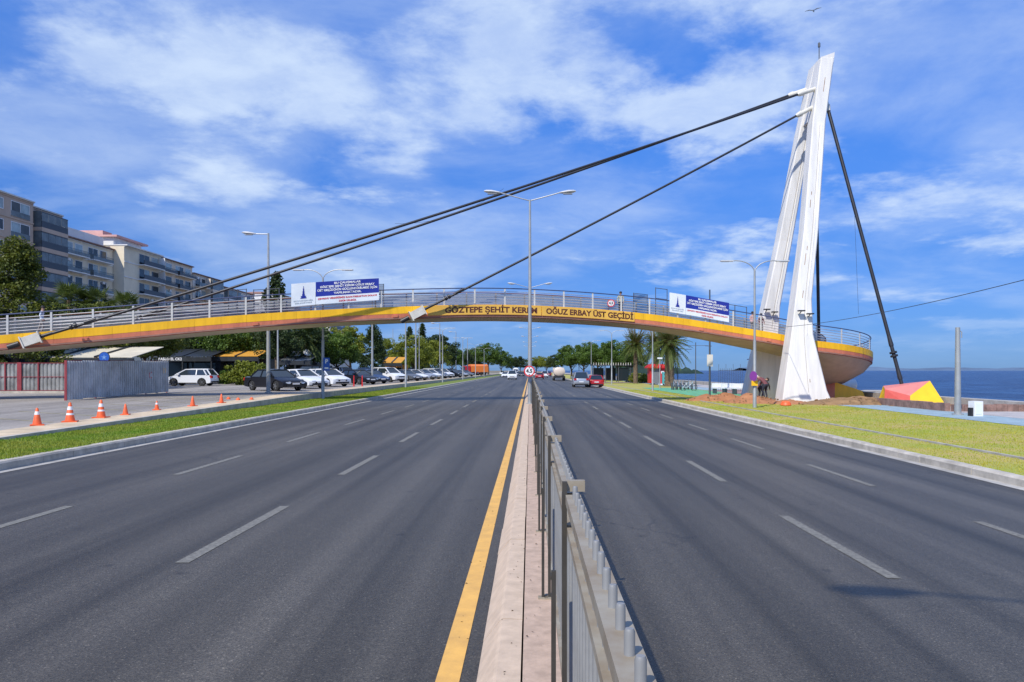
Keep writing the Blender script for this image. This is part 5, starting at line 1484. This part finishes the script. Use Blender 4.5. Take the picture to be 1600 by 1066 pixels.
# bus shelter
e = empty('bus_shelter', (PX(955,120),120,RZ), 0, 'dark bus shelter with a slatted roof edge beside the lawn', 'bus shelter')
MB().box(-3.2,3.0,-1.6,1.4,2.65,2.85).build('roof','cafe',e)
for k in range(16): MB().box(-2.9+k*.38,-2.84+k*.38,-1.75,-1.6,2.7,3.1).build('roof_slat','w_grey',e)
for x in (-2.9,-1.0,1.0,2.8):
    for y in (-1.3,1.1): MB().box(x-.05,x+.05,y-.05,y+.05,0,2.65).build('post','poledark',e)
for k in range(3): MB().box(-2.8+k*1.95,-1.1+k*1.95,1.08,1.11,.3,2.3).build('glass_pane','cafeglass',e)
MB().box(.9,2.6,-1.25,-1.2,.4,2.2).build('advert_panel','cafeglass',e); MB().box(-2.5,.5,.5,.9,.42,.5).build('bench','poledark',e)
sheet('platform', PX(955,120)-3.6, PX(955,120)+3.4, 116, 123, RZ+.06, 'pave')
# white loungers row and barrier by the sea
for k in range(7):
    Y = 66+k*1.3; x = PX(1100+k*2,70)+k*.62
    e = empty('white_bench', (15.6+k*.62,63.0-k*.7,RZ), R(12), 'white slatted bench, number %s of the row near the sea' % ['one','two','three','four','five','six','seven'][k], 'bench', 'white benches by the sea')
    e['label'] = 'white bench in the row by the sea, %s from the rack side' % ORD[k].replace('nearest','first')
    for j in range(3): MB().box(-.55,.55,-.3+j*.22,-.12+j*.22,.42,.47).build('seat_slat','white',e)
    MB().box(-.55,.55,.36,.42,.5,.85).build('backrest','white',e)
    for x_ in (-.45,.45): MB().box(x_-.04,x_+.04,-.28,.36,0,.42).build('leg','poledark',e)
e = empty('bar_barrier', (PX(1123,72),72,RZ), 0, 'dark vertical bar barrier by the sea left of the pylon', 'barrier')
for k in range(14): MB().box(k*.17-.012,k*.17+.012,-.012,.012,0,2.1 if k%4 else 2.5).build('bar','poledark',e)
MB().box(0,2.2,-.02,.02,.3,.34).box(0,2.2,-.02,.02,1.9,1.94).build('rail','poledark',e)

# wires
def wire(a, b_, sag, r, label, name='wire'):
    o = MB().sweep(sagline(a,b_,sag,24), r, 5).build(name,'cable'); return tag(o,label,'wire')
wire((PX(1216,45.2),45.0,ZP(512,45.2)), (PX(1668,20),20,RZ+4.55), .25, .012, 'thin black wire slung from the pylon to the right edge of the picture')
d0 = Vector((18.28,47.7,18.9)).lerp(Vector((21.45,44.3,1.0)), .42); d1 = d0.lerp(Vector((21.45,44.3,1.0)), .62)
wire(d0, d1+Vector((-.25,-.1,.3)), .0, .010, 'loose thin wire hanging along the thick backstay')
wire(d0+Vector((-.05,0,-.3)), Vector((d0.x+.1,d0.y-.2,d0.z-6.2)), .0, .008, 'loose thin wire dangling straight below the backstay')
c0 = Vector((17.45,47.5,19.15)); c1 = on(sL,-.28,-.32)
wire(c0.lerp(c1,.46), c0.lerp(c1,.60), .55, .007, 'thin loose wire looping below the long stay cables')

# ------------------------------------------------------------------ people
def person(loc, rz, label, top, legs, pose='stand', cap=None, sc=1.0):
    e = empty('person', loc, rz, label, 'person', None, sc)
    if pose == 'stand':
        J = dict(pel=(0,0,.95), ch=(0,.0,1.28), nk=(0,.0,1.48), hd=(0,.02,1.56), ht=(0,.02,1.70), sh=.19, el=(.25,.03,1.12), ha=(.24,.14,.90), hip=.10, kn=(.11,.05,.5), an=(.11,0,.07), toe=(.12,.16,.03))
    elif pose == 'walk':
        J = dict(pel=(0,0,.95), ch=(0,.03,1.28), nk=(0,.05,1.48), hd=(0,.07,1.56), ht=(0,.08,1.70), sh=.19, el=(.25,-.05,1.12), ha=(.24,.10,.92), hip=.10, kn=(.11,.12,.52), an=(.11,-.02,.08), toe=(.12,.14,.03))
    else:      # bending forward, working
        J = dict(pel=(0,-.05,.88), ch=(0,.26,1.10), nk=(0,.42,1.20), hd=(0,.50,1.22), ht=(0,.62,1.24), sh=.19, el=(.24,.50,.88), ha=(.12,.66,.66), hip=.10, kn=(.13,.10,.48), an=(.13,-.02,.07), toe=(.14,.14,.03))
    V_ = []; E_ = []; Rr = []
    def add(p, r_, par=None):
        V_.append(p); Rr.append(r_)
        if par is not None: E_.append((par, len(V_)-1))
        return len(V_)-1
    pel = add(J['pel'],(.155,.115)); mid = add(tuple((a+b_)/2 for a,b_ in zip(J['pel'],J['ch'])),(.145,.105),pel); ch = add(J['ch'],(.175,.12),mid); nk = add(J['nk'],(.06,.06),ch); hd = add(J['hd'],(.085,.09),nk); ht = add(J['ht'],(.075,.085),hd)
    for s in (-1,1):
        sh = add((s*J['sh'],J['ch'][1]*.9+J['nk'][1]*.1,J['ch'][2]+.12 if pose != 'bend' else J['ch'][2]+.06),(.07,.07),ch)
        el = add((s*J['el'][0],J['el'][1],J['el'][2]),(.05,.05),sh); ha = add((s*J['ha'][0],J['ha'][1],J['ha'][2]),(.036,.036),el)
        add((s*J['ha'][0],J['ha'][1]+.05,J['ha'][2]-.09),(.04,.022),ha)
        f = 1 if s == 1 or pose != 'walk' else -1
        hp = add((s*J['hip'],J['pel'][1],J['pel'][2]-.08),(.095,.10),pel); kn = add((s*J['kn'][0],J['kn'][1]*f,J['kn'][2]),(.065,.07),hp)
        an = add((s*J['an'][0],J['an'][1]-(.22 if f < 0 else 0),J['an'][2]),(.045,.05),kn); add((s*J['toe'][0],J['toe'][1]-(.22 if f < 0 else 0),J['toe'][2]),(.045,.03),an)
    me = bpy.data.meshes.new('body'); me.from_pydata(V_,E_,[]); o = bpy.data.objects.new('body',me); COL.objects.link(o)
    md = o.modifiers.new('s','SKIN'); 
    for i, sv in enumerate(me.skin_vertices[0].data): sv.radius = Rr[i]; sv.use_root = (i == 0)
    sb = o.modifiers.new('u','SUBSURF'); sb.levels = 2; sb.render_levels = 2
    dg = bpy.context.evaluated_depsgraph_get(); m2 = bpy.data.meshes.new_from_object(o.evaluated_get(dg)); bpy.data.objects.remove(o)
    for m_ in (top, legs, 'skin', 'black'): m2.materials.append(M[m_] if isinstance(m_, str) else m_)
    hz = J['nk']; hand = J['ha']
    for p in m2.polygons:
        c = p.center; p.use_smooth = True
        near_head = (Vector(J['hd'])-c).length < .17 or (Vector(J['ht'])-c).length < .15
        hands = min((Vector((s*hand[0],hand[1]+.03,hand[2]-.05))-c).length for s in (-1,1)) < .10
        p.material_index = 2 if near_head or hands else (3 if c.z < .09 else (1 if c.z < J['pel'][2]-.02 and abs(c.x) < .24 and (pose != 'bend' or c.y < .22) else 0))
    b_ = obj('body', m2, None, e)
    top_c = Vector(J['ht']); axis = (Vector(J['ht'])-Vector(J['hd'])).normalized()
    hm = MB(); rings = []
    ax_ = axis; s1 = ax_.cross(Vector((1,0,0))).normalized(); s2 = ax_.cross(s1)
    for t_, r_ in ((-.06,.105),(0,.112),(.05,.10),(.085,.06),(.095,.01)):
        rings.append([top_c+ax_*(t_-.01)-s1*.012+(s1*math.cos(a)+s2*math.sin(a))*r_ for a in [6.283*i/12 for i in range(12)]])
    hm.loft(rings); obj('cap' if cap else 'hair', hm.mesh('hair',True), cap or 'hair', e)
    # face: nose and eyes on the front of the head (front = +y)
    hdv = Vector(J['hd']).lerp(Vector(J['ht']),.45); fw = Vector((0,1,0)) if pose != 'bend' else Vector((0,.35,-.94)); upv = ax_
    fm = MB(); fm.sweep([hdv+fw*.075+upv*.02, hdv+fw*.115-upv*.02],[.012,.018],6); obj('nose', fm.mesh('nose'), 'skin', e)
    for s in (-1,1):
        q = MB(); q.lathe([(.001,-.01),(.013,0),(.001,.01)],tuple(hdv+fw*.088+upv*.03+Vector((s*.032,0,0))),6); obj('eye', q.mesh('eye'), 'black', e)
        q = MB(); q.lathe([(.004,-.03),(.022,0),(.004,.03)],tuple(hdv+Vector((s*.092,0,0))),6); obj('ear', q.mesh('ear'), 'skin', e)
    return e
M['c_maroon'] = mat('maroon_shirt',(.17,.055,.06),.8,var=.1); M['c_dark'] = mat('dark_trousers',(.025,.028,.04),.8,var=.1); M['c_blue'] = mat('pale_blue_shirt',(.50,.58,.68),.8,var=.1)
M['c_pink'] = mat('pink_shirt',(.62,.38,.36),.8,var=.1); M['c_grey'] = mat('grey_trousers',(.22,.21,.20),.8,var=.1); M['c_black'] = mat('black_shirt',(.03,.03,.035),.8,var=.1); M['c_olive'] = mat('khaki_vest',(.40,.40,.30),.8,var=.1)
person((PX(1196,45.8),45.8,RZ+.25), R(35), 'stooping worker in a maroon shirt and pale cap between the pylon legs', 'c_maroon', 'c_dark', 'bend', 'white')
person((PX(1188,46.8),46.8,RZ+.1), R(-60), 'second worker in dark clothes half hidden beside the maroon shirted worker', 'c_black', 'c_dark', 'bend')
sw_ = s_of_px(60); pw = on(sw_, 1.0, -.07); person(tuple(pw), R(-68), 'walker in a pale blue shirt on the left end of the bridge', 'c_blue', 'c_grey', 'walk', None, .8)
sw_ = s_of_px(975); person(tuple(on(sw_, .7, -.07)), R(170), 'person in a khaki vest on the bridge beside the small height sign', 'c_olive', 'c_dark', 'stand', None, .76)
for px, off, c, lab in ((1188,1.3,'c_pink','person in a pink shirt on the bridge by the rear pylon leg'),(1203,1.5,'c_maroon','person in a red shirt on the bridge by the rear pylon leg')):
    person(tuple(on(s_of_px(px), off, -.07)), R(200), lab, c, 'c_grey', 'stand', None, .76)
# gull high over the pylon
g = MB(); g.loft([[(-.06,0,0),(0,.02,.05),(.06,0,0),(0,-.02,-.05)],[(-.04,.5,0),(0,.5,.03),(.04,.5,0),(0,.5,-.03)]])
o = empty('seagull', (PX(1271,60),60,ZP(17,60)), R(60), 'white seagull gliding high above the pylon top', 'bird')
MB().loft([[(x_,r_*math.cos(a),r_*math.sin(a)) for a in [6.283*i/8 for i in range(8)]] for x_,r_ in ((-.25,.01),(-.12,.05),(.08,.06),(.2,.035),(.27,.01))]).build('body','white',o,True)
for s in (-1,1):
    MB().add([(.10,0,.03),(-.06,0,.03),(-.10,s*.30,.11),(.08,s*.30,.11),(-.16,s*.62,.04),(-.10,s*.62,.04)],[(0,1,2,3),(3,2,4,5)]).build('wing','white',o)

# dry leaves and grit lying on the median and along the gutters
rnd = random.Random(21); lit = MB()
for k in range(240):
    zone = rnd.random()
    if zone < .45: x, y, z = rnd.uniform(-.19,.12), rnd.uniform(1.5,16), .153
    elif zone < .75: x, y, z = rnd.uniform(-.75,-.33), rnd.uniform(2,22), .006
    else: x, y, z = rnd.uniform(-9.5,-9.28), rnd.uniform(11,40), .010
    s_ = rnd.uniform(.004,.014)*(1 if zone < .75 else 2); a = rnd.uniform(0,6.28)
    lit.add([(x+s_*math.cos(a),y+s_*math.sin(a),z),(x-s_*.5*math.sin(a),y+s_*.5*math.cos(a),z+s_*.5),(x-s_*math.cos(a),y-s_*math.sin(a),z),(x+s_*.5*math.sin(a),y-s_*.5*math.cos(a),z+.001)],[(0,1,2,3)])
M['litter'] = mat('dry_leaf_litter', (.10,.06,.03), .9, var=.3, scale=20)
o = lit.build('leaf_litter','litter'); tag(o, 'tiny dry leaves and grit scattered along the median kerb', 'litter', None, 'stuff')
